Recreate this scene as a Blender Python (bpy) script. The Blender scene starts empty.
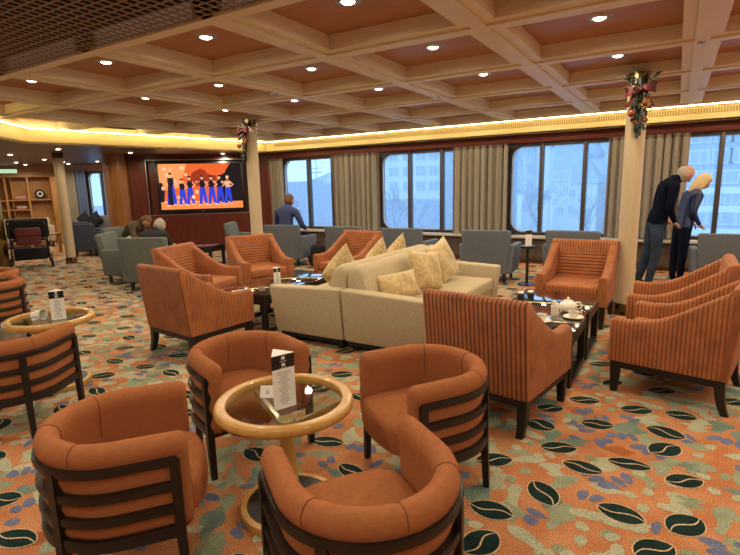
import bpy, bmesh, math, random
from mathutils import Vector, Matrix, Euler, Quaternion
random.seed(7)
PI = math.pi
R = math.radians
scn = bpy.context.scene
COL = scn.collection

# ------------------------------------------------------------------ camera, world, exposure
EYE = 1.5
yaw, pitch, roll = R(31.3), R(10.4), R(-1.4)
fwd = Vector((-math.sin(yaw) * math.cos(pitch), math.cos(yaw) * math.cos(pitch), -math.sin(pitch)))
rt = Vector((math.cos(yaw), math.sin(yaw), 0))
up = rt.cross(fwd)
r2 = rt * math.cos(roll) + up * math.sin(roll)
u2 = -rt * math.sin(roll) + up * math.cos(roll)
cd = bpy.data.cameras.new('camera')
cam = bpy.data.objects.new('camera', cd)
COL.objects.link(cam)
cd.sensor_width = 36
cd.lens = 501 / 740 * 36
cd.clip_start = 0.05
cd.clip_end = 900
m = Matrix((r2, u2, -fwd)).transposed().to_4x4()
m.translation = (0, 0, EYE)
cam.matrix_world = m
scn.camera = cam

w = bpy.data.worlds.new('overcast_sky')
scn.world = w
w.use_nodes = True
bg = w.node_tree.nodes['Background']
bg.inputs[0].default_value = (0.43, 0.69, 1.0, 1)
bg.inputs[1].default_value = 2.1

scn.view_settings.view_transform = 'Standard'
scn.view_settings.look = 'None'
scn.view_settings.gamma = 1
scn.view_settings.use_curve_mapping = False
scn.view_settings.exposure = 0.22
scn.cycles.use_denoising = True
scn.cycles.max_bounces = 8
scn.cycles.transparent_max_bounces = 16

WARM = (1.0, 0.83, 0.58)
DOWNLIGHT_W = 34.0
LOWLIGHT_W = 34.0
COVE_E = 18.0
SCREEN_E = 1.0

# ------------------------------------------------------------------ mesh builder
class MB:
    def __init__(s):
        s.v = []; s.f = []; s.m = []; s.M = None

    def add(s, vs, fs, mi=0, M=None):
        b = len(s.v)
        for p in vs:
            p = Vector(p)
            if M is not None: p = M @ p
            if s.M is not None: p = s.M @ p
            s.v.append(p)
        for f in fs:
            s.f.append([b + i for i in f]); s.m.append(mi)
        return s

    def box(s, x0, x1, y0, y1, z0, z1, mi=0, M=None):
        v = [(x, y, z) for z in (z0, z1) for y in (y0, y1) for x in (x0, x1)]
        return s.add(v, [(0, 2, 3, 1), (4, 5, 7, 6), (0, 1, 5, 4), (2, 6, 7, 3), (0, 4, 6, 2), (1, 3, 7, 5)], mi, M)

    def hexa(s, bot, top, mi=0, M=None):
        return s.add(list(bot) + list(top), [(3, 2, 1, 0), (4, 5, 6, 7), (0, 1, 5, 4), (1, 2, 6, 5), (2, 3, 7, 6), (3, 0, 4, 7)], mi, M)

    def rbox(s, x0, x1, y0, y1, z0, z1, r=.02, seg=3, mi=0, M=None, fn=None):
        bm = bmesh.new()
        bmesh.ops.create_cube(bm, size=1)
        for v in bm.verts:
            v.co = Vector((x0 + (v.co.x + .5) * (x1 - x0), y0 + (v.co.y + .5) * (y1 - y0), z0 + (v.co.z + .5) * (z1 - z0)))
        if fn:
            for v in bm.verts: v.co = Vector(fn(v.co))
        bmesh.ops.bevel(bm, geom=list(bm.edges), offset=r, segments=seg, profile=.5, affect='EDGES')
        bm.verts.index_update()
        s.add([v.co.copy() for v in bm.verts], [[v.index for v in f.verts] for f in bm.faces], mi, M)
        bm.free()
        return s

    def loft(s, secs, closed=True, ring=False, caps=True, mi=0, M=None):
        n = len(secs[0]); vs = [p for q in secs for p in q]; fs = []
        k = len(secs)
        for i in range(k if ring else k - 1):
            for j in range(n if closed else n - 1):
                a = i * n + j; b = i * n + (j + 1) % n
                c = ((i + 1) % k) * n + (j + 1) % n; d = ((i + 1) % k) * n + j
                fs.append((a, b, c, d))
        if caps and not ring and closed:
            fs.append(tuple(reversed(range(n)))); fs.append(tuple(range((k - 1) * n, k * n)))
        return s.add(vs, fs, mi, M)

    def tube(s, pts, r, n=8, mi=0, M=None, ring=False, caps=True):
        pts = [Vector(p) for p in pts]; k = len(pts)
        rs = r if isinstance(r, (list, tuple)) else [r] * k
        T = []
        for i in range(k):
            a = pts[(i - 1) % k] if (ring or i > 0) else pts[i]
            b = pts[(i + 1) % k] if (ring or i < k - 1) else pts[i]
            t = (b - a); T.append(t.normalized() if t.length > 1e-9 else Vector((0, 0, 1)))
        ref = Vector((0, 0, 1)) if abs(T[0].z) < .9 else Vector((1, 0, 0))
        N = (ref - T[0] * ref.dot(T[0])).normalized()
        secs = []
        for i in range(k):
            N = (N - T[i] * N.dot(T[i]))
            N = N.normalized() if N.length > 1e-6 else T[i].orthogonal().normalized()
            B = T[i].cross(N)
            secs.append([pts[i] + (N * math.cos(2 * PI * j / n) + B * math.sin(2 * PI * j / n)) * rs[i] for j in range(n)])
        return s.loft(secs, True, ring, caps, mi, M)

    def lathe(s, prof, n=24, c=(0, 0, 0), mi=0, M=None, ring=False):
        secs = []
        for i in range(n):
            a = 2 * PI * i / n
            secs.append([(c[0] + r * math.cos(a), c[1] + r * math.sin(a), c[2] + z) for r, z in prof])
        return s.loft(secs, ring, True, False, mi, M)

    def ball(s, c, r, n=12, k=8, mi=0, M=None):
        c = Vector(c); rr = r if isinstance(r, (tuple, list)) else (r, r, r)
        prof = [(math.sin(PI * j / k), -math.cos(PI * j / k)) for j in range(k + 1)]
        secs = []
        for i in range(n):
            a = 2 * PI * i / n
            secs.append([(c.x + max(p, 1e-4) * rr[0] * math.cos(a), c.y + max(p, 1e-4) * rr[1] * math.sin(a), c.z + z * rr[2]) for p, z in prof])
        return s.loft(secs, False, True, False, mi, M)

    def prism(s, poly, z0, z1, mi=0, M=None):
        n = len(poly)
        vs = [(x, y, z0) for x, y in poly] + [(x, y, z1) for x, y in poly]
        fs = [tuple(reversed(range(n))), tuple(range(n, 2 * n))] + [(i, (i + 1) % n, n + (i + 1) % n, n + i) for i in range(n)]
        return s.add(vs, fs, mi, M)

    def mesh(s, name, mats, ang=38):
        me = bpy.data.meshes.new(name)
        me.from_pydata([tuple(v) for v in s.v], [], s.f)
        for mt in mats: me.materials.append(mt)
        me.polygons.foreach_set('material_index', s.m)
        me.polygons.foreach_set('use_smooth', [True] * len(s.f))
        bm = bmesh.new(); bm.from_mesh(me)
        bmesh.ops.remove_doubles(bm, verts=bm.verts, dist=1e-6)
        bmesh.ops.recalc_face_normals(bm, faces=bm.faces)
        bm.to_mesh(me); bm.free()
        me.set_sharp_from_angle(angle=R(ang))
        me.update()
        return me

    def build(s, name, mats, parent=None, ang=38):
        if not isinstance(mats, (list, tuple)): mats = [mats]
        return link(name, s.mesh(name, mats, ang), parent)

def link(name, data, parent=None):
    o = bpy.data.objects.new(name, data)
    COL.objects.link(o)
    if parent: o.parent = parent
    return o

def tag(o, label, cat, group=None, kind=None):
    o['label'] = label; o['category'] = cat
    if group: o['group'] = group
    if kind: o['kind'] = kind
    return o

def empty(name, label, cat, loc=(0, 0, 0), rz=0, group=None):
    o = link(name, None)
    o.empty_display_size = .1
    o.location = loc; o.rotation_euler = (0, 0, rz)
    return tag(o, label, cat, group)

def struct(mb, name, mats, parent=None, ang=30):
    o = mb.build(name, mats, parent, ang)
    if not parent: o['kind'] = 'structure'
    return o

def copy_tree(o, parent=None):
    c = o.copy(); COL.objects.link(c)
    if parent: c.parent = parent
    for ch in list(o.children): copy_tree(ch, c)
    return c

def place(o, x, y, a, label=None, z=0):
    o.location = (x, y, z); o.rotation_euler = (0, 0, R(a))
    if label: o['label'] = label
    return o

# ------------------------------------------------------------------ materials
def srgb(*c):
    return tuple(((v / 255) / 12.92 if v / 255 <= .04045 else ((v / 255 + .055) / 1.055) ** 2.4) for v in c)

def nt(name):
    mt = bpy.data.materials.new(name); mt.use_nodes = True
    t = mt.node_tree
    return mt, t, t.nodes['Principled BSDF']

def mat(name, col, rough=.6, metal=0, noise=0, nscale=20, bump=0, bscale=150, stretch=None, emit=None, es=1, spec=None, sheen=0, coat=0):
    mt, t, b = nt(name)
    N, L = t.nodes, t.links
    b.inputs['Base Color'].default_value = (*col, 1)
    b.inputs['Roughness'].default_value = rough
    b.inputs['Metallic'].default_value = metal
    if spec is not None: b.inputs['Specular IOR Level'].default_value = spec
    if sheen: b.inputs['Sheen Weight'].default_value = sheen
    if coat: b.inputs['Coat Weight'].default_value = coat; b.inputs['Coat Roughness'].default_value = .08
    if emit:
        b.inputs['Emission Color'].default_value = (*emit, 1); b.inputs['Emission Strength'].default_value = es
    if noise or bump:
        tc = N.new('ShaderNodeTexCoord'); mp = N.new('ShaderNodeMapping')
        L.new(tc.outputs['Object'], mp.inputs[0])
        if stretch: mp.inputs['Scale'].default_value = stretch
    if noise:
        nz = N.new('ShaderNodeTexNoise'); nz.inputs['Scale'].default_value = nscale; nz.inputs['Detail'].default_value = 5
        L.new(mp.outputs[0], nz.inputs['Vector'])
        mx = N.new('ShaderNodeMix'); mx.data_type = 'RGBA'
        mx.inputs[6].default_value = (*[c * (1 - noise) for c in col], 1)
        mx.inputs[7].default_value = (*[min(1, c * (1 + noise)) for c in col], 1)
        rp = N.new('ShaderNodeMapRange'); rp.inputs[1].default_value = .3; rp.inputs[2].default_value = .7
        L.new(nz.outputs[0], rp.inputs[0]); L.new(rp.outputs[0], mx.inputs[0]); L.new(mx.outputs[2], b.inputs['Base Color'])
    if bump:
        n2 = N.new('ShaderNodeTexNoise'); n2.inputs['Scale'].default_value = bscale; n2.inputs['Detail'].default_value = 3
        L.new(mp.outputs[0], n2.inputs['Vector'])
        bp = N.new('ShaderNodeBump'); bp.inputs['Strength'].default_value = bump; bp.inputs['Distance'].default_value = .004
        L.new(n2.outputs[0], bp.inputs['Height']); L.new(bp.outputs[0], b.inputs['Normal'])
    return mt

def ribbed(name, axis, ridge, groove, period=.029, duty=.5):
    """corduroy: raised ribs with darker grooves running across the given object axis"""
    mt, t, b = nt(name)
    N, L = t.nodes, t.links
    tc = N.new('ShaderNodeTexCoord'); sp = N.new('ShaderNodeSeparateXYZ')
    L.new(tc.outputs['Object'], sp.inputs[0])
    nz = N.new('ShaderNodeTexNoise'); nz.inputs['Scale'].default_value = 9; nz.inputs['Detail'].default_value = 4
    L.new(tc.outputs['Object'], nz.inputs['Vector'])
    mu = N.new('ShaderNodeMath'); mu.operation = 'MULTIPLY'; mu.inputs[1].default_value = 2 * PI / period
    L.new(sp.outputs[axis], mu.inputs[0])
    sn = N.new('ShaderNodeMath'); sn.operation = 'SINE'; L.new(mu.outputs[0], sn.inputs[0])
    rp = N.new('ShaderNodeMapRange'); rp.interpolation_type = 'SMOOTHSTEP'
    rp.inputs[1].default_value = -.95; rp.inputs[2].default_value = -.95 + 1.5 * duty
    L.new(sn.outputs[0], rp.inputs[0])
    mx = N.new('ShaderNodeMix'); mx.data_type = 'RGBA'
    mx.inputs[6].default_value = (*groove, 1); mx.inputs[7].default_value = (*ridge, 1)
    L.new(rp.outputs[0], mx.inputs[0])
    hs = N.new('ShaderNodeHueSaturation')
    r3 = N.new('ShaderNodeMapRange'); r3.inputs[1].default_value = .3; r3.inputs[2].default_value = .7; r3.inputs[3].default_value = .8; r3.inputs[4].default_value = 1.2
    L.new(nz.outputs[0], r3.inputs[0]); L.new(r3.outputs[0], hs.inputs['Value']); L.new(mx.outputs[2], hs.inputs['Color'])
    L.new(hs.outputs[0], b.inputs['Base Color'])
    bp = N.new('ShaderNodeBump'); bp.inputs['Strength'].default_value = .55; bp.inputs['Distance'].default_value = .006
    L.new(rp.outputs[0], bp.inputs['Height']); L.new(bp.outputs[0], b.inputs['Normal'])
    b.inputs['Roughness'].default_value = .8; b.inputs['Sheen Weight'].default_value = .08
    b.inputs['Sheen Tint'].default_value = (1, .6, .35, 1)
    return mt

def emission(name, col, s):
    mt = bpy.data.materials.new(name); mt.use_nodes = True
    t = mt.node_tree; t.nodes.clear()
    e = t.nodes.new('ShaderNodeEmission'); o = t.nodes.new('ShaderNodeOutputMaterial')
    e.inputs[0].default_value = (*col, 1); e.inputs[1].default_value = s
    t.links.new(e.outputs[0], o.inputs[0])
    return mt

def glass(name, tint=(1, 1, 1), gloss=.03, film=0.0, filmcol=(1, 1, 1), streak=False):
    """thin glass: see-through, a weak mirror, and for the rain-wet panes a thin scattering film of water"""
    mt = bpy.data.materials.new(name); mt.use_nodes = True
    t = mt.node_tree; t.nodes.clear(); N, L = t.nodes, t.links
    o = N.new('ShaderNodeOutputMaterial')
    tr = N.new('ShaderNodeBsdfTransparent'); tr.inputs[0].default_value = (*tint, 1)
    gl = N.new('ShaderNodeBsdfGlossy'); gl.inputs['Roughness'].default_value = .02
    last = tr.outputs[0]
    if film:
        tl = N.new('ShaderNodeBsdfTranslucent'); tl.inputs[0].default_value = (*filmcol, 1)
        mx = N.new('ShaderNodeMixShader'); mx.inputs[0].default_value = film
        if streak:
            tc = N.new('ShaderNodeTexCoord'); mp = N.new('ShaderNodeMapping'); mp.inputs['Scale'].default_value = (14, 14, 3)
            nz = N.new('ShaderNodeTexNoise'); nz.inputs['Scale'].default_value = 2; nz.inputs['Detail'].default_value = 2
            rp = N.new('ShaderNodeMapRange'); rp.inputs[1].default_value = .35; rp.inputs[2].default_value = .7
            rp.inputs[3].default_value = film * .85; rp.inputs[4].default_value = film * 1.25
            L.new(tc.outputs['Object'], mp.inputs[0]); L.new(mp.outputs[0], nz.inputs[0]); L.new(nz.outputs[0], rp.inputs[0]); L.new(rp.outputs[0], mx.inputs[0])
        L.new(last, mx.inputs[1]); L.new(tl.outputs[0], mx.inputs[2]); last = mx.outputs[0]
    m2 = N.new('ShaderNodeMixShader')
    lw_ = N.new('ShaderNodeLayerWeight'); lw_.inputs[0].default_value = .5
    pw = N.new('ShaderNodeMath'); pw.operation = 'POWER'; pw.inputs[1].default_value = 4
    ma = N.new('ShaderNodeMath'); ma.operation = 'MULTIPLY_ADD'; ma.inputs[1].default_value = .8 if gloss > .01 else .3; ma.inputs[2].default_value = gloss
    L.new(lw_.outputs['Facing'], pw.inputs[0]); L.new(pw.outputs[0], ma.inputs[0]); L.new(ma.outputs[0], m2.inputs[0])
    L.new(last, m2.inputs[1]); L.new(gl.outputs[0], m2.inputs[2]); L.new(m2.outputs[0], o.inputs[0])
    return mt

def wood(name, c1, c2, rough=.35, scale=(2, 30, 2), coat=0):
    mt, t, b = nt(name); N, L = t.nodes, t.links
    tc = N.new('ShaderNodeTexCoord'); mp = N.new('ShaderNodeMapping'); mp.inputs['Scale'].default_value = scale
    nz = N.new('ShaderNodeTexNoise'); nz.inputs['Scale'].default_value = 3; nz.inputs['Detail'].default_value = 7; nz.inputs['Distortion'].default_value = .6
    rp = N.new('ShaderNodeValToRGB')
    rp.color_ramp.elements[0].position = .32; rp.color_ramp.elements[0].color = (*c1, 1)
    rp.color_ramp.elements[1].position = .68; rp.color_ramp.elements[1].color = (*c2, 1)
    L.new(tc.outputs['Object'], mp.inputs[0]); L.new(mp.outputs[0], nz.inputs[0]); L.new(nz.outputs[0], rp.inputs[0]); L.new(rp.outputs[0], b.inputs['Base Color'])
    b.inputs['Roughness'].default_value = rough
    if coat: b.inputs['Coat Weight'].default_value = coat; b.inputs['Coat Roughness'].default_value = .1
    return mt

M = {}
M['tub'] = mat('tub_fabric', (.355, .126, .050), .95, noise=.10, nscale=40, bump=.5, bscale=420, stretch=(1, 1, 4), spec=.1)
M['dark'] = wood('dark_wood', (.006, .003, .0025), (.013, .0065, .0045), .42, (3, 3, 20))
M['rib_x'] = ribbed('corduroy_upright', 0, (.345, .108, .030), (.115, .028, .008))
M['rib_y'] = ribbed('corduroy_side', 1, (.345, .108, .030), (.18, .048, .013), .026)
M['rib_z'] = ribbed('corduroy_level', 2, (.36, .115, .032), (.12, .030, .008), .036)
M['rib_s'] = ribbed('corduroy_seat', 0, (.36, .115, .032), (.22, .062, .017), .036)
M['blue'] = mat('slate_fabric', (.110, .128, .155), .9, noise=.12, nscale=30, bump=.3, bscale=400)
M['teal'] = mat('light_tinted_slate', (.115, .130, .120), .9, noise=.12, nscale=30, bump=.3, bscale=400)  # same chair fabric as slate; the tint of the light put into its colour
M['navy'] = mat('navy_fabric', (.045, .060, .105), .9, noise=.12, nscale=30)
M['beige'] = mat('oatmeal_fabric', (.45, .365, .23), .95, noise=.22, nscale=130, bump=.5, bscale=300)
M['cream'] = mat('cream_fabric', (.50, .40, .28), .9, noise=.1, nscale=30)
M['gold'] = mat('gold_velvet', (.48, .34, .135), .5, noise=.30, nscale=22, bump=.4, bscale=35, sheen=.4)
M['black'] = mat('black_fabric', (.008, .008, .010), .9)
M['blackp'] = mat('black_plastic', (.010, .010, .011), .35)
M['ring'] = wood('maple', (.46, .235, .052), (.56, .315, .082), .3, (6, 6, 3), .3)
M['brass'] = mat('brass', (.55, .38, .14), .28, 1)
M['steel'] = mat('brushed_steel', (.45, .44, .43), .3, 1)
M['glass'] = glass('table_glass', (.84, .86, .82))
M['pane'] = glass('wet_window_glass', (.86, .92, .98), gloss=.006, film=.20, filmcol=(.9, .95, 1), streak=True)
M['gloss'] = mat('polished_black_top', (.012, .010, .010), .03, spec=1.0, coat=1)
M['white'] = mat('white_card', (.78, .76, .72), .6)
M['ink'] = mat('print_ink', (.18, .18, .18), .7)
M['china'] = mat('cream_china', (.80, .74, .62), .2)
M['tea'] = mat('tea', (.10, .03, .008), .15)
M['beam'] = mat('pale_timber_paint', (.74, .655, .47), .5, noise=.04, nscale=6, stretch=(1, 1, 8))
M['panel'] = wood('cherry_ceiling_panel', (.35, .155, .064), (.44, .21, .090), .5, (1.5, 12, 1))
M['gridm'] = mat('bronze_grid', (.36, .25, .135), .5)
M['plenum'] = mat('black_plenum', (.006, .005, .004), .9)
M['lowceil'] = mat('dark_ceiling_board', (.115, .085, .066), .4)
M['fascia'] = mat('cream_fascia', (.76, .60, .30), .6)
M['vent'] = mat('vent_slots', (.40, .28, .12), .6)
M['redwood'] = wood('mahogany_panel', (.070, .010, .006), (.125, .020, .010), .3, (14, 14, 1.2), .2)
M['redtrim'] = wood('mahogany_trim', (.13, .022, .012), (.20, .038, .018), .35, (2, 2, 20))
M['oak'] = wood('honey_oak', (.38, .165, .042), (.50, .235, .068), .4, (10, 10, 1))
M['wallp'] = mat('cream_wall', (.62, .54, .42), .7)
M['wallback'] = mat('plain_wall', (.42, .32, .22), .8)
M['colm'] = mat('cream_column', (.52, .41, .26), .45, noise=.06, nscale=12, stretch=(8, 8, .5))
M['copper'] = wood('copper_brown_column', (.20, .075, .018), (.29, .115, .030), .28, (6, 6, .4), .3)
M['frame'] = mat('black_window_frame', (.018, .017, .019), .45)
M['frameb'] = mat('bronze_mullion', (.060, .046, .040), .4)
M['rim'] = mat('pale_gasket', (.45, .48, .52), .5)
M['sill'] = mat('sill_board', (.42, .36, .30), .45)
M['heater'] = wood('sill_front_panel', (.055, .038, .028), (.085, .060, .044), .5, (3, 3, 30))
M['curtain'] = mat('taupe_curtain', (.27, .235, .185), .85, noise=.1, nscale=40, sheen=.2)
M['curtop'] = mat('curtain_heading', (.14, .11, .085), .9)
M['leafg'] = mat('fir_green', (.006, .014, .007), .6)
M['redrib'] = mat('red_ribbon', (.085, .004, .006), .6)
M['goldfl'] = mat('gold_petal', (.26, .13, .025), .6)
M['peach'] = mat('copper_bauble', (.26, .065, .03), .35, .4)
M['skin'] = mat('skin', (.50, .25, .16), .55)
M['navyj'] = mat('navy_knit', (.004, .006, .016), .95, noise=.2, nscale=30, spec=.05)
M['quilt'] = mat('navy_quilted', (.012, .028, .105), .45, noise=.4, nscale=14, bump=.8, bscale=22)
M['jean'] = mat('worn_denim', (.028, .042, .070), .9, spec=.1, noise=.35, nscale=7)
M['trous'] = mat('dark_trousers', (.006, .009, .022), .9, spec=.1)
M['olive'] = mat('olive_jacket', (.070, .052, .030), .85, noise=.4, nscale=25, bump=.5, bscale=40)
M['blues'] = mat('blue_shirt', (.035, .050, .150), .85, noise=.15, nscale=20)
M['shoe'] = mat('black_shoe', (.01, .01, .01), .5)
M['grey'] = mat('grey_hair', (.30, .27, .23), .8, noise=.3, nscale=60)
M['white_hair'] = mat('white_hair', (.40, .34, .28), .8, noise=.2, nscale=60)
M['brownh'] = mat('brown_hair', (.13, .065, .032), .8, noise=.3, nscale=60)
M['blond'] = mat('blonde_hair', (.58, .44, .23), .7, noise=.3, nscale=40, stretch=(3, 3, .6))
M['eye'] = mat('eye_dark', (.02, .015, .012), .3)
M['lip'] = mat('lip', (.35, .12, .09), .5)
M['redbag'] = mat('dark_red_bag', (.11, .016, .014), .7)
M['lamp'] = emission('lamp_glow', (1, .86, .66), 14)
M['cove'] = emission('cove_strip', (1, .80, .36), COVE_E)
M['signl'] = emission('lit_sign', (.55, .80, .52), .8)

# ------------------------------------------------------------------ floor with inlaid carpet pattern
def carpet_mat(name, c1, c2, sc):
    mt, t, b = nt(name); N, L = t.nodes, t.links
    tc = N.new('ShaderNodeTexCoord')
    nz = N.new('ShaderNodeTexNoise'); nz.inputs['Scale'].default_value = sc; nz.inputs['Detail'].default_value = 4
    n2 = N.new('ShaderNodeTexNoise'); n2.inputs['Scale'].default_value = 160; n2.inputs['Detail'].default_value = 3
    L.new(tc.outputs['Object'], nz.inputs[0]); L.new(tc.outputs['Object'], n2.inputs[0])
    rp = N.new('ShaderNodeMapRange'); rp.inputs[1].default_value = .38; rp.inputs[2].default_value = .62
    mx = N.new('ShaderNodeMix'); mx.data_type = 'RGBA'
    mx.inputs[6].default_value = (*c1, 1); mx.inputs[7].default_value = (*c2, 1)
    L.new(nz.outputs[0], rp.inputs[0]); L.new(rp.outputs[0], mx.inputs[0])
    hs = N.new('ShaderNodeHueSaturation'); r3 = N.new('ShaderNodeMapRange')
    r3.inputs[1].default_value = .3; r3.inputs[2].default_value = .7; r3.inputs[3].default_value = .48; r3.inputs[4].default_value = 1.52
    L.new(n2.outputs[0], r3.inputs[0]); L.new(r3.outputs[0], hs.inputs['Value']); L.new(mx.outputs[2], hs.inputs['Color'])
    L.new(hs.outputs[0], b.inputs['Base Color'])
    b.inputs['Roughness'].default_value = .95; b.inputs['Specular IOR Level'].default_value = .15
    bp = N.new('ShaderNodeBump'); bp.inputs['Strength'].default_value = .4; bp.inputs['Distance'].default_value = .004
    L.new(n2.outputs[0], bp.inputs['Height']); L.new(bp.outputs[0], b.inputs['Normal'])
    return mt

CM = [carpet_mat('carpet_orange', (.44, .165, .068), (.53, .24, .11), 5),
      carpet_mat('carpet_leaf', (.007, .020, .020), (.010, .032, .028), 9),
      carpet_mat('carpet_cream', (.56, .40, .23), (.62, .46, .28), 9),
      carpet_mat('carpet_sage', (.235, .270, .175), (.30, .325, .215), 8),
      carpet_mat('carpet_teal', (.130, .200, .165), (.185, .245, .190), 8),
      carpet_mat('carpet_slate', (.120, .140, .240), (.160, .175, .275), 8),
      carpet_mat('carpet_pale', (.37, .38, .26), (.43, .42, .29), 8),
      carpet_mat('carpet_rust', (.36, .105, .034), (.43, .145, .05), 6),
      carpet_mat('carpet_sand', (.48, .36, .24), (.54, .43, .30), 8)]
fl = MB()
fl.add([(-19, -4, 0), (4.6, -4, 0), (4.6, 9.75, 0), (-19, 13, 0)], [(0, 1, 2, 3)], 0)

def fan(cx, cy, pts, z, mi):
    n = len(pts)
    z += random.random() * .0004
    fl.add([(cx + x, cy + y, z) for x, y in pts], [tuple(range(n))], mi)

def lens(a, b, k=1.0, n=22, p=1.35):
    """pointed oval, semi-axes a and b"""
    o = []
    for i in range(n):
        t = 2 * PI * i / n
        c, s = math.cos(t), math.sin(t)
        o.append((k * a * c, k * b * math.copysign(abs(s) ** p, s)))
    return o

def rotp(pts, a):
    c, s = math.cos(a), math.sin(a)
    return [(c * x - s * y, s * x + c * y) for x, y in pts]

def leaf(cx, cy, a, b, th, fl_=1):
    fan(cx, cy, rotp(lens(a + .006, b + .006), th), .0022, 2)
    fan(cx, cy, rotp(lens(a, b), th), .0028, 1)
    k = 10; up_, dn = [], []
    for i in range(k + 1):
        s = -1 + 2 * i / k
        y = fl_ * b * .24 * math.sin(s * PI) * (1 - .2 * s * s)
        wd = .0048 * (1 - .5 * abs(s))
        up_.append((s * a * .98, y + wd)); dn.append((s * a * .98, y - wd))
    for i in range(k):
        q = rotp([dn[i], dn[i + 1], up_[i + 1], up_[i]], th)
        fan(cx, cy, q, .0034, 2)

def blob(cx, cy, a, b, th, mi, wob=.1, z=.0013, n=18):
    ph = random.random() * 6
    pts = []
    for i in range(n):
        t = 2 * PI * i / n
        k = 1 + wob * math.sin(3 * t + ph) + wob * .6 * math.sin(5 * t + 2 * ph)
        pts.append((a * math.cos(t) * k, b * math.sin(t) * k))
    fan(cx, cy, rotp(pts, th), z, mi)

def sage_patch(cx, cy, a, b, th, mi):
    # a ragged stepped patch with brushed edges
    n = 14; L_, R_ = [], []
    for i in range(n + 1):
        y = -b + 2 * b * i / n
        wv = a * (.72 + .28 * math.sin(i * .5 + cx * 9)) * math.sqrt(max(.08, 1 - (y / b) ** 4))
        L_.append((-wv + random.uniform(-.007, .007), y)); R_.append((wv * (.8 + .2 * math.sin(i * .7 + cy * 7)) + random.uniform(-.007, .007), y))
    for i in range(n):
        fan(cx, cy, rotp([L_[i], R_[i], R_[i + 1], L_[i + 1]], th), .0004, mi)

near = [(-.11, 2.33, .10, .065, -20, 1), (-.45, 2.32, .10, .068, -62, 1), (.14, 2.38, .095, .07, 42, -1), (-.11, 2.80, .105, .055, -8, 1), (.05, 3.28, .105, .075, -28, -1),
        (.05, 3.06, .10, .072, 38, 1), (-.47, 2.80, .10, .062, 12, 1), (-.62, 3.03, .09, .075, -22, -1), (-.62, 3.30, .09, .06, 20, 1), (.14, 2.76, .09, .06, 18, 1), (-.44, 3.54, .1, .06, 5, 1),
        (-.12, 3.54, .1, .065, 12, 1), (.13, 3.58, .09, .065, -12, 1), (-.32, 2.65, .1, .06, -14, -1), (-.60, 1.84, .095, .07, 55, 1), (-.63, 2.07, .1, .065, -10, 1), (.03, 2.14, .09, .065, 30, -1), (.43, 3.97, .09, .06, 10, 1),
        (-.75, 2.5, .1, .065, 20, 1)]
placed = []
for x, y, a, b, t, f_ in near:
    leaf(x, y, a, b, R(t + 12), f_); placed.append((x, y))
def inview(x, y):
    d = Vector((x, y, -EYE)); z_ = d.dot(fwd)
    if z_ < .3: return False
    px = 370 + 501 * d.dot(r2) / z_; py = 277.5 - 501 * d.dot(u2) / z_
    return -160 < px < 900 and py < 760
def pd(n_try, rmin, x0, x1, y0, y1, lst, cond=None):
    out = []; g = {}
    def key(x, y): return (int(x // rmin), int(y // rmin))
    for q in lst: g.setdefault(key(*q), []).append(q)
    for _ in range(n_try):
        x, y = random.uniform(x0, x1), random.uniform(y0, y1)
        if not inview(x, y): continue
        kx, ky = key(x, y); ok = True
        for i in (-1, 0, 1):
            for j in (-1, 0, 1):
                for p in g.get((kx + i, ky + j), ()):
                    if (p[0] - x) ** 2 + (p[1] - y) ** 2 < rmin * rmin: ok = False
        if ok:
            g.setdefault((kx, ky), []).append((x, y)); out.append((x, y))
    return out
lv = pd(30000, .31, -17, 2.5, .2, 9.3, placed)
for x, y in lv:
    t = random.choice((random.gauss(0, 18), random.gauss(25, 14), random.gauss(-30, 14)))
    leaf(x, y, random.uniform(.088, .105), random.uniform(.052, .070), R(t + 12), random.choice((1, -1)))
allv = placed + lv
bl = pd(80000, .120, -12, 2.5, .2, 9, allv)
for i, (x, y) in enumerate(bl):
    q = random.random()
    if q < .46:
        sage_patch(x, y, random.uniform(.05, .09), random.uniform(.06, .12), R(random.uniform(-35, 35)), random.choice((3, 4, 3, 6)))
    elif q < .66:
        t = random.uniform(0, 6.28)
        for j in range(random.randint(1, 3)):
            blob(x + .06 * j * math.cos(t), y + .06 * j * math.sin(t), random.uniform(.035, .055), random.uniform(.02, .032), t + 1 + .4 * j, 5, .06)
    elif q < .9:
        t = random.uniform(0, 6.28)
        for j in range(random.randint(2, 4)):
            blob(x + .075 * math.cos(t + 1.5 * j), y + .075 * math.sin(t + 1.5 * j), .034, .026, t + 1.5 * j, random.choice((6, 6, 3)), .06)
    else:
        blob(x, y, .10, .035, R(random.uniform(-30, 30)), 6, .1)
for x, y in pd(12000, .22, -13, 2.5, .2, 9, []):
    sage_patch(x, y, random.uniform(.04, .12), random.uniform(.03, .07), R(random.uniform(-30, 30)), random.choice((3, 6, 4, 7, 3, 6)))
for x, y in pd(60000, .145, -17, -1.9, .2, 9.4, []):  # extra pale patches, growing denser toward the left
    if random.random() < min(1, (-1.9 - x) / 1.6) * .85:
        sage_patch(x, y, random.uniform(.06, .13), random.uniform(.04, .08), R(random.uniform(-30, 30)), random.choice((8, 3, 6, 8, 8)))
floor = fl.build('floor', CM, None)
floor['kind'] = 'structure'

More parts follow.
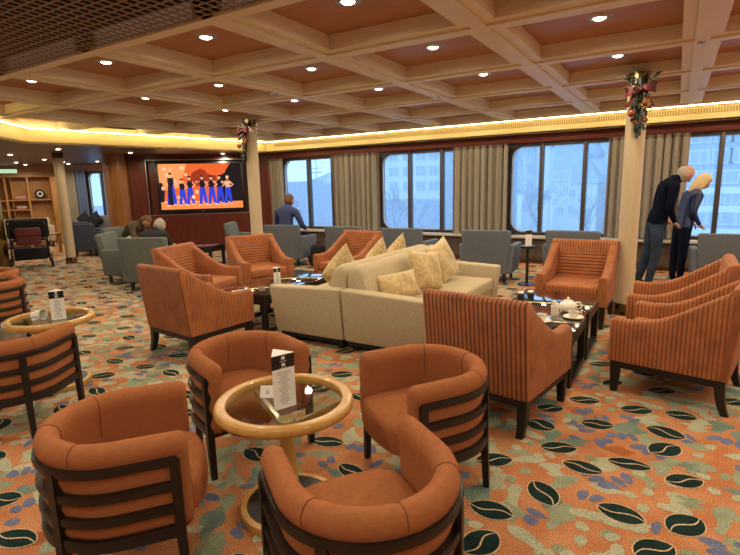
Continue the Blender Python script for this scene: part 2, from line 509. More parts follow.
# ------------------------------------------------------------------ ceiling
ZP, ZB = 2.695, 2.562                        # coffer panels, beam soffits
BX = [.09 - 1.351 * n for n in range(-3, 8)]
BY = [3.67 + 1.37 * n for n in range(0, 5)]
X0, X1, Y0, Y1 = -9.7, 4.6, 2.40, 9.75
p = MB(); p.box(X0, X1, Y0, Y1, ZP, ZP + .05)
struct(p, 'ceiling', M['panel'])
b_ = MB()
for x in BX:
    b_.box(x - .135, x + .135, Y0, Y1, ZB + .02, ZP + .001)
    b_.box(x - .050, x + .050, Y0, Y1, ZB, ZB + .021)
for y in BY:
    b_.box(X0, X1, y - .135, y + .135, ZB + .0195, ZP + .001)
    b_.box(X0, X1, y - .050, y + .050, ZB + .001, ZB + .021)
b_.box(X0, X1, 2.40, 2.50, ZB - .004, ZP + .001)
b_.box(X0, X1, 9.17, 9.30, ZB - .002, ZP + .001)
struct(b_, 'trim_1', M['beam'])
g_ = MB()                                  # open-cell grid ceiling near the camera
x = -9.0
while x < 4.5:
    g_.box(x - .0034, x + .0034, -1.0, 2.40, ZB + .01, ZB + .018); x += .072
y = -1.0
while y < 2.40:
    g_.box(-9.0, 4.5, y - .0034, y + .0034, ZB + .0105, ZB + .0175); y += .072
struct(g_, 'trim_2', M['gridm'])
pl = MB(); pl.box(-9.7, 4.6, -1.05, 2.40, 2.95, 3.0); pl.box(-9.7, 4.6, 2.395, 2.41, ZP, 3.0)
struct(pl, 'ceiling', M['plenum'])
rc = MB(); rc.box(-9.7, 4.6, -4, -1.0, ZB, ZB + .05)
struct(rc, 'ceiling', M['lowceil'])

# fascia and cove along the left end and the window wall
FP = [(-7.35, 2.35), (-8.79, 3.82), (-9.31, 4.42), (-8.47, 9.30), (4.6, 9.30)]
lc = MB()
lc.prism([(-19, -4), (-7.35, -4), (-7.35, 2.35), (-8.79, 3.82), (-9.31, 4.42), (-8.47, 9.30), (-8.3, 9.8), (-13, 11.4), (-19, 11)], 2.335, 2.36)
struct(lc, 'ceiling', M['lowceil'])
fa = MB(); cv = MB(); sof = MB()
def strip(mb, pts, off, z0, z1, th):
    # vertical board following a polyline; off > 0 moves it into the room
    P = [Vector((x, y)) for x, y in pts]; k = len(P); ns = []
    for i in range(k - 1):
        d = (P[i + 1] - P[i]).normalized(); ns.append(Vector((d.y, -d.x)))
    mit = []
    for i in range(k):
        n1 = ns[max(0, i - 1)]; n2 = ns[min(k - 2, i)]
        b = (n1 + n2).normalized(); mit.append(b / max(.4, b.dot(n1)))
    secs = []
    for i in range(k):
        a = P[i] + mit[i] * off; b = P[i] + mit[i] * (off - th)
        secs.append([(a.x, a.y, z0), (a.x, a.y, z1), (b.x, b.y, z1), (b.x, b.y, z0)])
    mb.loft(secs)
strip(fa, FP, 0, 2.332, 2.655, .03)
struct(fa, 'trim_3', M['fascia'])
strip(cv, FP, .13, 2.553, 2.566, .022)
o = cv.build('cove_light', M['cove']); tag(o, 'glowing yellow cove light strip along the top of the cream cornice', 'light strip')
vg = MB(); x = -8.2
while x < 4.5:
    vg.box(x, x + .022, 9.290, 9.2985, 2.450, 2.520); x += .036
struct(vg, 'trim_4', M['vent'])
sf = MB(); sf.box(-8.6, 4.6, 9.30, 9.60, 2.334, 2.36); struct(sf, 'trim_5', M['redtrim'])

# ------------------------------------------------------------------ window wall
YW = 9.56
SILL, HEAD = .52, 2.19
UX = [-8.24, -5.50, -2.72, -.12]           # left edge, right edge and mullions of each window unit
UE = [-6.02, -3.30, -.62, 2.05]
UM = [(-7.43, -6.74), (-4.78, -4.06), (-2.12, -1.39), (.55, 1.28)]
wb = MB()
wb.box(-8.75, 4.6, YW, YW + .14, 0, SILL, 0)
wb.box(-8.75, 4.6, YW, YW + .14, HEAD, 2.40, 0)
ed = [-8.75] + [v for u in UX for v in (u, UE[UX.index(u)])] + [2.88, 4.6]
for a, b in list(zip(ed[0::2], ed[1::2])):
    wb.box(a, b, YW, YW + .14, SILL, HEAD, 0)
wb.box(2.05, 2.88, YW, YW + .14, SILL, HEAD, 0)
struct(wb, 'wall_back', M['wallback'])
tb = MB(); tb.rbox(-8.5, 4.6, YW - .075, YW, 2.19, 2.335, .008, 2); struct(tb, 'trim_6', M['redtrim'])
sl = MB(); sl.rbox(-8.5, 4.6, YW - .27, YW, SILL - .045, SILL, .01, 2); struct(sl, 'trim_7', M['sill'])
ht = MB()
ht.box(-8.5, 4.6, YW - .16, YW, .08, SILL - .045)
x = -8.4
while x < 4.4:
    ht.box(x, x + .86, YW - .172, YW - .16, .12, SILL - .08); x += .90
struct(ht, 'baseboard_back', M['heater'])
re_ = MB(); re_.box(2.9, 4.6, YW + .02, YW + .05, SILL, HEAD)
def rr(x0, x1, z0, z1, r, n=8):
    o = []
    for cx, cz, a0 in ((x1 - r, z0 + r, -90), (x1 - r, z1 - r, 0), (x0 + r, z1 - r, 90), (x0 + r, z0 + r, 180)):
        for i in range(n + 1):
            a = R(a0 + 90 * i / n); o.append((cx + r * math.cos(a), cz + r * math.sin(a)))
    return o
def ringframe(mb, outer, inner, y0, y1):
    k = len(outer)
    secs = []
    for i in range(k):
        ox, oz = outer[i]; ix, iz = inner[i]
        secs.append([(ox, y0, oz), (ix, y0, iz), (ix, y1, iz), (ox, y1, oz)])
    mb.loft(secs, True, True, False)
def window(i, x0):
    UW = UE[i] - x0
    f = MB()
    inner = rr(x0 + .06, x0 + UW - .06, SILL + .05, HEAD - .05, .22)
    n = 9
    outer = []
    for q, (cx, cz) in enumerate(((x0 + UW, SILL), (x0 + UW, HEAD), (x0, HEAD), (x0, SILL))):
        for j in range(n):
            ix, iz = inner[q * n + j]
            t = j / (n - 1)
            # square outer frame sampled along each corner
            if q == 0: pt = (x0 + UW - .28 * max(0, 1 - 2 * t), SILL + .27 * max(0, 2 * t - 1))
            elif q == 1: pt = (x0 + UW - .28 * max(0, 2 * t - 1), HEAD - .27 * max(0, 1 - 2 * t))
            elif q == 2: pt = (x0 + .28 * max(0, 1 - 2 * t), HEAD - .27 * max(0, 2 * t - 1))
            else: pt = (x0 + .28 * max(0, 2 * t - 1), SILL + .27 * max(0, 1 - 2 * t))
            outer.append(pt)
    ringframe(f, outer, inner, YW - .02, YW + .12)
    w_ = struct(f, 'window_%d' % (i + 1), M['frame'])
    g = MB(); ringframe(g, inner, rr(x0 + .078, x0 + UW - .078, SILL + .068, HEAD - .068, .205), YW + .015, YW + .05)
    g.build('gasket', M['rim'], w_)
    for q in (1, 2):
        xm = UM[i][q - 1]
        mm = MB(); mm.rbox(xm - .035, xm + .035, YW - .04, YW + .09, SILL + .02, HEAD - .02, .012, 2)
        mu = mm.build('mullion', M['frameb'], w_)
    for q in range(3):
        cuts = (x0 + .06, UM[i][0], UM[i][1], UE[i] - .06); xa, xb = cuts[q], cuts[q + 1]
        pn = MB(); pn.box(xa, xb, YW + .06, YW + .068, SILL + .05, HEAD - .05)
        pn.build('pane', M['pane'], w_)
for i, x0 in enumerate(UX): window(i, x0)

def curtain(x0, x1, label, folds):
    root = None
    n = folds * 10
    def sheet(z0, z1, amp0, amp1, th, nz):
        mb = MB(); F = []; B = []
        for j in range(nz + 1):
            t = j / nz; z = z0 + (z1 - z0) * t; amp = amp0 + (amp1 - amp0) * t
            rowf, rowb = [], []
            for i in range(n + 1):
                s = i / n
                ph = 2 * PI * folds * s + .6 * math.sin(9 * s + x0) + .25 * math.sin(t * 3 + i)*0
                d = amp * math.sin(ph) + amp * .3 * math.sin(2.3 * ph + x0)
                xx = x0 + (x1 - x0) * s + .012 * math.sin(ph * 1.0 + 1.2)
                rowf.append((xx, YW - .15 + d - th, z)); rowb.append((xx, YW - .15 + d, z))
            F.append(rowf); B.append(rowb)
        secs = []
        for j in range(nz + 1): secs.append(F[j] + list(reversed(B[j])))
        mb.loft(secs, True, False, True)
        return mb
    c = sheet(.535, 2.135, .058, .048, .006, 6).build('curtain', M['curtain'], None, 60)
    tag(c, label, 'curtain', 'curtains between the windows')
    sheet(2.125, 2.185, .046, .030, .008, 1).build('heading_tape', M['curtop'], c, 60)
    return c
curtain(-8.48, -8.10, 'narrow taupe curtain at the corner beside the television wall', 4)
curtain(-6.62, -5.52, 'taupe pleated curtain between the two leftmost bay windows', 8)
curtain(-3.78, -2.70, 'taupe pleated curtain in the middle of the window wall, above the beige sofa', 8)
curtain(-1.02, .12, 'taupe pleated curtain behind the garlanded column and the standing couple', 9)
curtain(1.85, 2.95, 'taupe pleated curtain beyond the right edge window', 8)

# ------------------------------------------------------------------ television wall (diagonal), other walls
TP0 = Vector((-11.0, 7.35)); TD = Vector((.74254, .66980)); TN = Vector((.66980, -.74254))
TA = math.atan2(TD.y, TD.x)
def tvM():
    mm = Matrix.Rotation(TA, 4, 'Z'); mm.translation = (TP0.x, TP0.y, 0); return mm
TM = tvM()                                 # local: x along wall, -y into the room, z up
tw = MB()
TL = 3.30
tw.box(0, .39, 0, .2, 0, 2.335, 0, TM)
tw.box(2.69, TL, 0, .2, 0, 2.335, 0, TM)
tw.box(.39, 2.69, 0, .2, 0, .93, 0, TM)
tw.box(.39, 2.69, 0, .2, 2.22, 2.335, 0, TM)
tw.box(.39, 2.69, .14, .2, .93, 2.22, 0, TM)
struct(tw, 'wall_left', M['redwood'])
nf = MB()
nf.box(.375, .39, -.008, .14, .915, 2.235, 0, TM); nf.box(2.69, 2.705, -.008, .14, .915, 2.235, 0, TM)
nf.box(.375, 2.705, -.008, .14, .915, .93, 0, TM); nf.box(.39, 2.69, -.008, .01, 2.195, 2.22, 0, TM)
struct(nf, 'trim_8', M['steel'])
jn = MB()
for q in (.62, 1.3, 1.98): jn.box(q, q + .006, -.0015, .0, .08, .91, 0, TM)
jn.box(0, 3.3, -.012, 0, 0, .07, 0, TM)
struct(jn, 'baseboard_left', M['redtrim'])
crn = MB(); crn.box(-8.62, -8.44, YW - .09, YW + .1, 0, 2.335); struct(crn, 'trim_9', M['redtrim'])

ow = MB()
ow.box(4.6, 4.75, -4, 9.75, 0, 2.95)
struct(ow, 'wall_right', M['wallp'])
ow = MB(); ow.box(-19, 4.6, -4.15, -4, 0, 2.95); struct(ow, 'wall_front', M['wallp'])

# television
tv = empty('television', 'large wall television showing dancers on an orange stage', 'television')
tv.matrix_world = TM
t1 = MB(); t1.rbox(.58, 2.60, .02, .09, .98, 2.17, .012, 2); t1.build('bezel', M['blackp'], tv)
SC = dict(bg=(.78, .13, .03), bg2=(.95, .33, .11), dark=(.02, .012, .012), floor=(.95, .26, .07), blue=(.035, .06, .60), skin=(.90, .42, .24), black=(.02, .015, .02), glow=(1.0, .55, .30), dred=(.35, .04, .015))
SK = list(SC); SMt = [emission('screen_' + k, SC[k], SCREEN_E) for k in SK]
scr = MB()
def sq(x0, x1, z0, z1, k, l=0): scr.add([(x0, .0185 - l * .0004, z0), (x1, .0185 - l * .0004, z0), (x1, .0185 - l * .0004, z1), (x0, .0185 - l * .0004, z1)], [(0, 1, 2, 3)], SK.index(k))
def spoly(pts, k, l): scr.add([(x, .0185 - l * .0004, z) for x, z in pts], [tuple(range(len(pts)))], SK.index(k))
def sell(cx, cz, a, b, k, l, n=14): spoly([(cx + a * math.cos(2 * PI * i / n), cz + b * math.sin(2 * PI * i / n)) for i in range(n)], k, l)
sx0, sx1, sz0, sz1 = .645, 2.545, 1.045, 2.115
sq(sx0, sx1, sz0, sz1, 'bg')
spoly([(2.0, 1.2), (2.545, 1.2), (2.545, 2.115), (2.30, 2.115), (2.16, 1.92), (2.02, 1.86)], 'dark', 1)
spoly([(.645, 1.5), (1.1, 1.55), (1.3, 2.115), (.645, 2.115)], 'bg2', 1)
spoly([(1.30, 1.6), (2.0, 1.55), (1.95, 1.85), (1.6, 2.0), (1.4, 1.9)], 'dred', 1)
sell(1.95, 1.95, .24, .12, 'bg', 2)
for cx, cz, q in ((.78, 2.0, .045), (.84, 1.86, .05), (.92, 1.98, .03), (1.18, 2.02, .05), (1.26, 1.86, .035), (1.0, 1.72, .04)): sell(cx, cz, q, q, 'glow', 2)
sq(sx0, sx1, sz0, 1.21, 'floor', 3)
spoly([(.645, 1.21), (1.75, 1.21), (1.2, 1.25), (.645, 1.24)], 'glow', 3)
dn = [(.90, 1.86, 1.15, 1), (1.15, 1.72, .95, 0), (1.33, 1.78, .95, 0), (1.62, 1.79, .98, 1), (1.83, 1.78, .98, 0), (2.02, 1.79, .98, 1), (2.21, 1.77, .95, 0)]
for i, (cx, hz, k, q) in enumerate(dn):
    h = hz - 1.14
    sell(cx, hz, .034 * k, .048 * k, 'skin', 6)
    spoly([(cx - .035, hz + .01), (cx + .035, hz + .01), (cx + .03, hz + .05), (cx - .03, hz + .05)], 'black' if i != 6 else 'glow', 7)
    spoly([(cx - .07 * k, hz - .07), (cx + .07 * k, hz - .07), (cx + .05 * k, hz - .36 * h), (cx - .05 * k, hz - .36 * h)], 'black' if i != 6 else 'skin', 5)
    spoly([(cx - .06 * k, hz - .35 * h), (cx + .06 * k, hz - .35 * h), (cx + .10 * k, 1.17), (cx + .035, 1.17), (cx, hz - .62 * h), (cx - .03, 1.15), (cx - .10 * k, 1.15)], 'blue', 5)
    s = 1 if q else -1
    spoly([(cx + .07 * k, hz - .08), (cx + .15 * k, hz - .26 * h), (cx + .06 * k, hz - .36 * h), (cx + .06 * k, hz - .32 * h), (cx + .11 * k, hz - .25 * h), (cx + .05 * k, hz - .10)], 'skin', 6)
    spoly([(cx - .07 * k, hz - .08), (cx - .14 * k, hz - .22 * h), (cx - .16 * k, hz - .12 * h), (cx - .13 * k, hz - .12 * h), (cx - .12 * k, hz - .18 * h), (cx - .05 * k, hz - .10)], 'skin', 6)
    sq(cx - .11 * k, cx - .04, 1.13, 1.155, 'glow', 6); sq(cx + .03, cx + .10 * k, 1.15, 1.172, 'glow', 6)
    if i == 0: spoly([(cx - .07, hz - .35 * h), (cx + .02, hz - .35 * h), (cx + .03, 1.15), (cx - .08, 1.15)], 'black', 6)
for cx, cz in ((1.05, 1.33), (1.40, 1.33), (1.48, 1.45), (.72, 1.55)): sell(cx, cz, .04, .05, 'skin' if cx < 1.2 else 'glow', 6)
spoly([(.645, 1.22), (.72, 1.22), (.76, 1.55), (.70, 1.68), (.645, 1.68)], 'black', 4)
scr.build('screen', SMt, tv)
lg = MB(); lg.box(1.56, 1.62, .008, .02, .985, .999); lg.build('sensor_tab', M['steel'], tv)

# copper column at the left end of the television wall
cc = MB(); cc.lathe([(.29, 0), (.29, 2.335)], 32); cc.lathe([(.305, 0), (.305, .08), (.29, .085)], 32)
o = cc.build('column', M['copper']); o.location = (-11.33, 7.26, 0); tag(o, 'thick round copper brown column left of the television wall', 'column')

def round_column(x, y, h, label, r=.098):
    root = empty('column', label, 'column', (x, y, 0))
    s = MB(); s.lathe([(r, .13), (r, h - .09)], 28); s.build('shaft', M['colm'], root)
    k = MB(); k.lathe([(r + .012, 0), (r + .012, .13), (r, .135), (r, .10)], 28); k.build('base_sleeve', mosaic, root)
    k = MB(); k.lathe([(r, h - .12), (r + .008, h - .11), (r + .008, h - .012), (r + .03, h - .01), (r + .03, h)], 28); k.build('capital', mosaic, root)
    return root
def mosaic_mat():
    mt, t, b = nt('gold_black_mosaic'); N, L = t.nodes, t.links
    tc = N.new('ShaderNodeTexCoord'); v = N.new('ShaderNodeTexVoronoi'); v.inputs['Scale'].default_value = 26
    rp = N.new('ShaderNodeValToRGB'); rp.color_ramp.interpolation = 'CONSTANT'
    rp.color_ramp.elements[0].color = (.012, .010, .008, 1); rp.color_ramp.elements[1].position = .42; rp.color_ramp.elements[1].color = (.30, .20, .06, 1)
    e = rp.color_ramp.elements.new(.75); e.color = (.12, .075, .02, 1)
    sp = N.new('ShaderNodeSeparateColor')
    L.new(tc.outputs['Object'], v.inputs[0]); L.new(v.outputs['Color'], sp.inputs[0]); L.new(sp.outputs[0], rp.inputs[0]); L.new(rp.outputs[0], b.inputs['Base Color'])
    b.inputs['Roughness'].default_value = .3; b.inputs['Metallic'].default_value = .5
    return mt
mosaic = mosaic_mat()
round_column(-.42, 6.20, ZB + .02, 'slim cream round column with a Christmas garland near the standing couple')
round_column(-5.93, 6.17, ZB + .02, 'slim cream round column in front of the right end of the television')
round_column(-11.13, 5.86, 2.335, 'slim cream round column in the dim corner by the wheeled walker')

# library corner
LA = Vector((-17.3, 6.95)); LD = Vector((.40614, .91381)); La = math.atan2(LD.y, LD.x)
LM = Matrix.Rotation(La, 4, 'Z'); LM.translation = (LA.x, LA.y, 0)      # x along wall, -y into the room
lw = MB(); lw.box(-2.5, 1.85, .36, .5, 0, 2.335, 0, LM); lw.box(-2.5, 1.85, -.02, .40, 2.0, 2.335, 0, LM)
struct(lw, 'wall_library', M['oak'])
bc = empty('bookcase', 'honey oak bookcase built into the far left library wall', 'bookcase'); bc.matrix_world = LM
q = MB(); q.box(-1.2, 1.75, .34, .36, 0, 2.0); q.build('back_panel', M['oak'], bc)
for xx in (-1.2, -.5, .44, 1.60):
    q = MB(); q.box(xx, xx + .06, 0, .34, 0, 2.0); q.build('upright', M['oak'], bc)
q = MB(); q.box(.60, .62, 0.02, .34, .68, 2.0); q.build('upright', M['oak'], bc)
q = MB(); q.box(1.62, 1.85, -.25, .34, 0, 2.0); q.build('end_panel', M['oak'], bc)
for x0_, x1_, zz in ((-1.14, .44, 1.33), (.50, 1.04, 1.33), (.50, 1.04, 1.04), (1.04, 1.60, 1.33), (-1.14, .44, 1.04), (-1.14, 1.60, .66)):
    q = MB(); q.box(x0_, x1_, .0, .34, zz - .035, zz); q.build('shelf', M['oak'], bc)
q = MB(); q.box(1.0, 1.06, 0, .34, .66, 2.0); q.build('upright', M['oak'], bc)
q = MB(); q.box(-1.14, 1.6, .01, .05, .05, .63); q.build('cupboard_front', M['oak'], bc)
def tags(o, l, c, g=None): return tag(o, l, c, g)
cols = [(.40, .20, .16), (.50, .42, .34), (.42, .10, .08), (.22, .25, .30), (.60, .52, .40), (.30, .12, .10)]
BM = [mat('book_cloth_%s' % n, c, .7) for n, c in zip(('rust', 'sand', 'red', 'slate', 'ivory', 'maroon'), cols)]
def bookstack(lx, z, n, where, wd=.26):
    zz = z
    for i in range(n):
        h = random.uniform(.03, .045)
        q = MB(); q.rbox(-wd / 2, wd / 2, -.09, .09, 0, h, .004, 1)
        o = q.build('book', BM[(i * 5 + int(lx * 10)) % 6]); pos = LM @ Vector((lx + random.uniform(-.02, .02), .14, zz + .001))
        o.location = pos; o.rotation_euler = (0, 0, La + random.uniform(-.06, .06)); zz += h + .001
        tag(o, 'book stacked %s, %s from the bottom' % (where, ('first', 'second', 'third', 'fourth')[i]), 'book', 'books lying in the bookcase')
bookstack(.82, 1.33, 3, 'on the upper shelf of the bookcase'); bookstack(.80, 1.04, 3, 'on the middle shelf of the bookcase')
bookstack(1.34, .66, 2, 'on the lowest right shelf of the bookcase'); bookstack(.80, .66, 2, 'on the lowest left shelf of the bookcase')
orn = empty('ornament', 'dark round ornament with a pale disc on the upper right shelf', 'ornament'); orn.matrix_world = LM @ Matrix.Translation((1.32, .15, 1.331))
q = MB(); q.rbox(-.13, .13, -.05, .05, 0, .04, .008, 2); q.build('plinth', M['blackp'], orn)
q = MB(); q.lathe([(.001, -.03), (.13, -.03), (.14, 0), (.13, .03), (.001, .03)], 20, M=Matrix.Translation((0, 0, .16)) @ Matrix.Rotation(PI / 2, 4, 'X')); q.build('disc', M['blackp'], orn)
q = MB(); q.lathe([(.05, -.036), (.085, -.036), (.085, .0), (.05, .0)], 18, M=Matrix.Translation((0, -.0, .16)) @ Matrix.Rotation(PI / 2, 4, 'X') @ Matrix.Translation((0, 0, .036))); q.build('pale_ring', M['white'], orn)
sg = empty('exit_sign', 'pale green lit sign box on the library bulkhead', 'sign'); sg.matrix_world = LM @ Matrix.Translation((.42, -.06, 2.10))
q = MB(); q.rbox(-.42, .42, 0, .04, 0, .15, .01, 2); q.build('housing', M['blackp'], sg)
q = MB(); q.box(-.40, .40, -.004, 0, .015, .135); q.build('lit_face', M['signl'], sg)

# slanted window wall behind the library seats
WA = Vector((-16.5, 8.6)); WD = Vector((3.7, 1.6)).normalized(); Wa = math.atan2(WD.y, WD.x)
WM = Matrix.Rotation(Wa, 4, 'Z'); WM.translation = (WA.x, WA.y, 0)
q = MB()
q.box(-.3, .93, 0, .12, 0, 2.335, 0, WM); q.box(.93, 6.5, 0, .12, 0, .62, 0, WM); q.box(.93, 6.5, 0, .12, 2.14, 2.335, 0, WM); q.box(3.2, 6.5, 0, .12, .62, 2.14, 0, WM)
struct(q, 'wall_left', M['oak'])
f = MB()
inner = rr(1.03, 3.1, .70, 2.08, .18); n = 9; outer = []
for qd in range(4):
    for j in range(n):
        t = j / (n - 1)
        outer.append([(3.2 - .28 * max(0, 1 - 2 * t), .62 + .27 * max(0, 2 * t - 1)), (3.2 - .28 * max(0, 2 * t - 1), 2.14 - .27 * max(0, 1 - 2 * t)),
                      (.93 + .28 * max(0, 1 - 2 * t), 2.14 - .27 * max(0, 2 * t - 1)), (.93 + .28 * max(0, 2 * t - 1), .62 + .27 * max(0, 1 - 2 * t))][qd])
ringframe(f, outer, inner, -.02, .10)
w5 = f.build('window_5', M['frame']); w5['kind'] = 'structure'; w5.matrix_world = WM
g = MB(); ringframe(g, inner, rr(1.05, 3.08, .72, 2.06, .165), .01, .05); g.build('gasket', M['rim'], w5)
for xm in (1.46, 2.2):
    g = MB(); g.rbox(xm - .03, xm + .03, -.03, .08, .64, 2.12, .01, 2); g.build('mullion', M['frameb'], w5)
for a_, b_2 in ((1.03, 1.46), (1.46, 2.2), (2.2, 3.1)):
    g = MB(); g.box(a_, b_2, .05, .058, .66, 2.10); g.build('pane', M['pane'], w5)
def local_curtain(x0, x1, mt, label, folds):
    n = folds * 8; rows = []
    mb = MB()
    for z in (.10, 1.2, 2.15):
        F_, B_ = [], []
        for i in range(n + 1):
            s = i / n; d = .035 * math.sin(2 * PI * folds * s)
            F_.append((x0 + (x1 - x0) * s, -.10 + d - .006, z)); B_.append((x0 + (x1 - x0) * s, -.10 + d, z))
        rows.append(F_ + list(reversed(B_)))
    mb.loft(rows)
    o = mb.build('curtain', mt, None, 60); o.matrix_world = WM
    tag(o, label, 'curtain')
local_curtain(.36, .66, M['curtain'], 'taupe curtain beside the library window', 3)
local_curtain(.68, 1.02, mat('blue_grey_sheer', (.10, .14, .26), .8), 'blue grey curtain hanging left of the library window', 3)

# cream wall end with brass edge at the far left
cw = MB(); cw.box(-16.5, -11.75, 4.75, 4.92, 0, 2.335); struct(cw, 'wall_left', M['wallp'])
ce = MB(); ce.rbox(-11.75, -11.70, 4.74, 4.93, 0, 2.335, .01, 2); struct(ce, 'trim_10', M['brass'])

# ------------------------------------------------------------------ lights
sd = bpy.data.lights.new('downlight_beam', 'SPOT')
sd.energy = DOWNLIGHT_W; sd.color = WARM; sd.spot_size = R(174); sd.spot_blend = .5; sd.shadow_soft_size = .05
sl_ = bpy.data.lights.new('small_downlight_beam', 'SPOT')
sl_.energy = LOWLIGHT_W; sl_.color = WARM; sl_.spot_size = R(170); sl_.spot_blend = .4; sl_.shadow_soft_size = .03
rim_me = MB().lathe([(.040, .004), (.055, -.012), (.075, -.010), (.088, -.001), (.088, .004)], 20).mesh('trim_ring', [M['steel']])
glow_me = MB().lathe([(.0005, -.020), (.030, -.018), (.044, -.010), (.044, .004)], 16).mesh('glow_disc', [M['lamp']])
def downlight(x, y, z, label, data, sc=1.0):
    root = empty('downlight', label, 'ceiling light', (x, y, z), 0, 'recessed ceiling downlights')
    a = link('trim_ring', rim_me, root); b = link('lamp_disc', glow_me, root)
    a.scale = b.scale = (sc, sc, 1)
    l = link('lamp', data, root); l.location = (0, 0, -.030)
ords = ['first', 'second', 'third', 'fourth', 'fifth', 'sixth', 'seventh', 'eighth', 'ninth', 'tenth', 'eleventh']
cxs = [(BX[i] + BX[i + 1]) / 2 for i in range(len(BX) - 1)]
cys = [2.99, 4.355, 5.725, 7.095, 8.465]
for j, y in enumerate(cys):
    for i, x in enumerate(cxs):
        if x < -8.2 or (y < 4 and x < -7.6): continue
        downlight(x, y, ZP, 'round downlight in the %s coffer row from the windows, %s coffer from the right' % (ords[4 - j], ords[i]), sd)
for i, (x, y) in enumerate(((-7.5, .4), (-6.1, .4), (-4.8, .4), (-3.4, .4), (-2.1, .4), (-.7, .4), (.7, .9), (2.0, .9), (-4.8, -.8), (-3.4, -.8), (-2.1, -.8), (-.7, -.8), (.7, -.8))):  # unseen lamps, added to light the front chairs
    downlight(x, y, ZB + .012, 'unseen added downlight in the open-cell grid ceiling, %s along its row' % ords[i % 11], sd)
low = [(-12.14, 5.42), (-14.97, 6.8), (-13.41, 6.73), (-16.0, 7.5), (-15.05, 8.19), (-10.2, 6.9), (-10.15, 5.37), (-13.54, 8.15), (-12.2, 6.4), (-14.2, 7.6), (-9.2, 8.6)]
for i, (x, y) in enumerate(low):
    downlight(x, y, 2.333, 'small bright downlight in the dark low ceiling, %s of the library side cluster' % ords[i], sl_, 1.0)
# sprinkler heads under the beams
for i, (x, y, lb) in enumerate(((.09, 5.04, 'on the widest beam above the garlanded column'), (-2.6, 6.0, 'on a beam above the beige sofa'), (-3.95, 4.5, 'on a beam above the left coffee tables'), (-6.65, 4.9, 'on a beam toward the left cove'))):
    root = empty('sprinkler', 'small metal sprinkler head ' + lb, 'sprinkler', (x, y, ZB))
    q = MB(); q.lathe([(.001, 0), (.028, 0), (.028, -.006), (.008, -.008), (.008, -.03), (.001, -.03)], 12); q.build('body', M['steel'], root)
    q = MB(); q.lathe([(.001, -.03), (.022, -.03), (.022, -.034), (.001, -.034)], 12); q.build('deflector', M['steel'], root)

# ------------------------------------------------------------------ tub chairs
TR_, TLn = .263, .212                        # centreline radius and straight arm length
def upath(n_arc=24, n_st=6, L=TLn, r=TR_):
    P = []
    for i in range(n_st): P.append((Vector((-r, L * (1 - i / n_st))), Vector((-1, 0))))
    for i in range(n_arc + 1):
        a = PI * i / n_arc; d = Vector((-math.cos(a), -math.sin(a))); P.append((d * r, d))
    for i in range(1, n_st + 1): P.append((Vector((r, L * i / n_st)), Vector((1, 0))))
    return P
def usweep(mb, sec, seams=(), L=TLn, roundend=0.0, r=TR_, mi=0):
    P = upath(L=L, r=r); k = len(P); secs = []
    cz = sum(z for o, z in sec) / len(sec); co = sum(o for o, z in sec) / len(sec)
    def S(p, n, q, dy=0):
        return [(p.x + n.x * (co + (o - co) * q), p.y + n.y * (co + (o - co) * q) + dy, cz + (z - cz) * (1 - (1 - q) * .35)) for o, z in sec]
    if roundend:
        for q, dy in ((.45, .030), (.78, .022), (.94, .010)): secs.append(S(*P[0], q, dy * roundend))
    for i, (p, n) in enumerate(P):
        secs.append(S(p, n, .955 if i in seams else 1.0))
    if roundend:
        for q, dy in ((.94, .010), (.78, .022), (.45, .030)): secs.append(S(*P[-1], q, dy * roundend))
    mb.loft(secs, mi=mi)
    return mb
seamm = mat('seam_thread', (.20, .052, .012), .9)
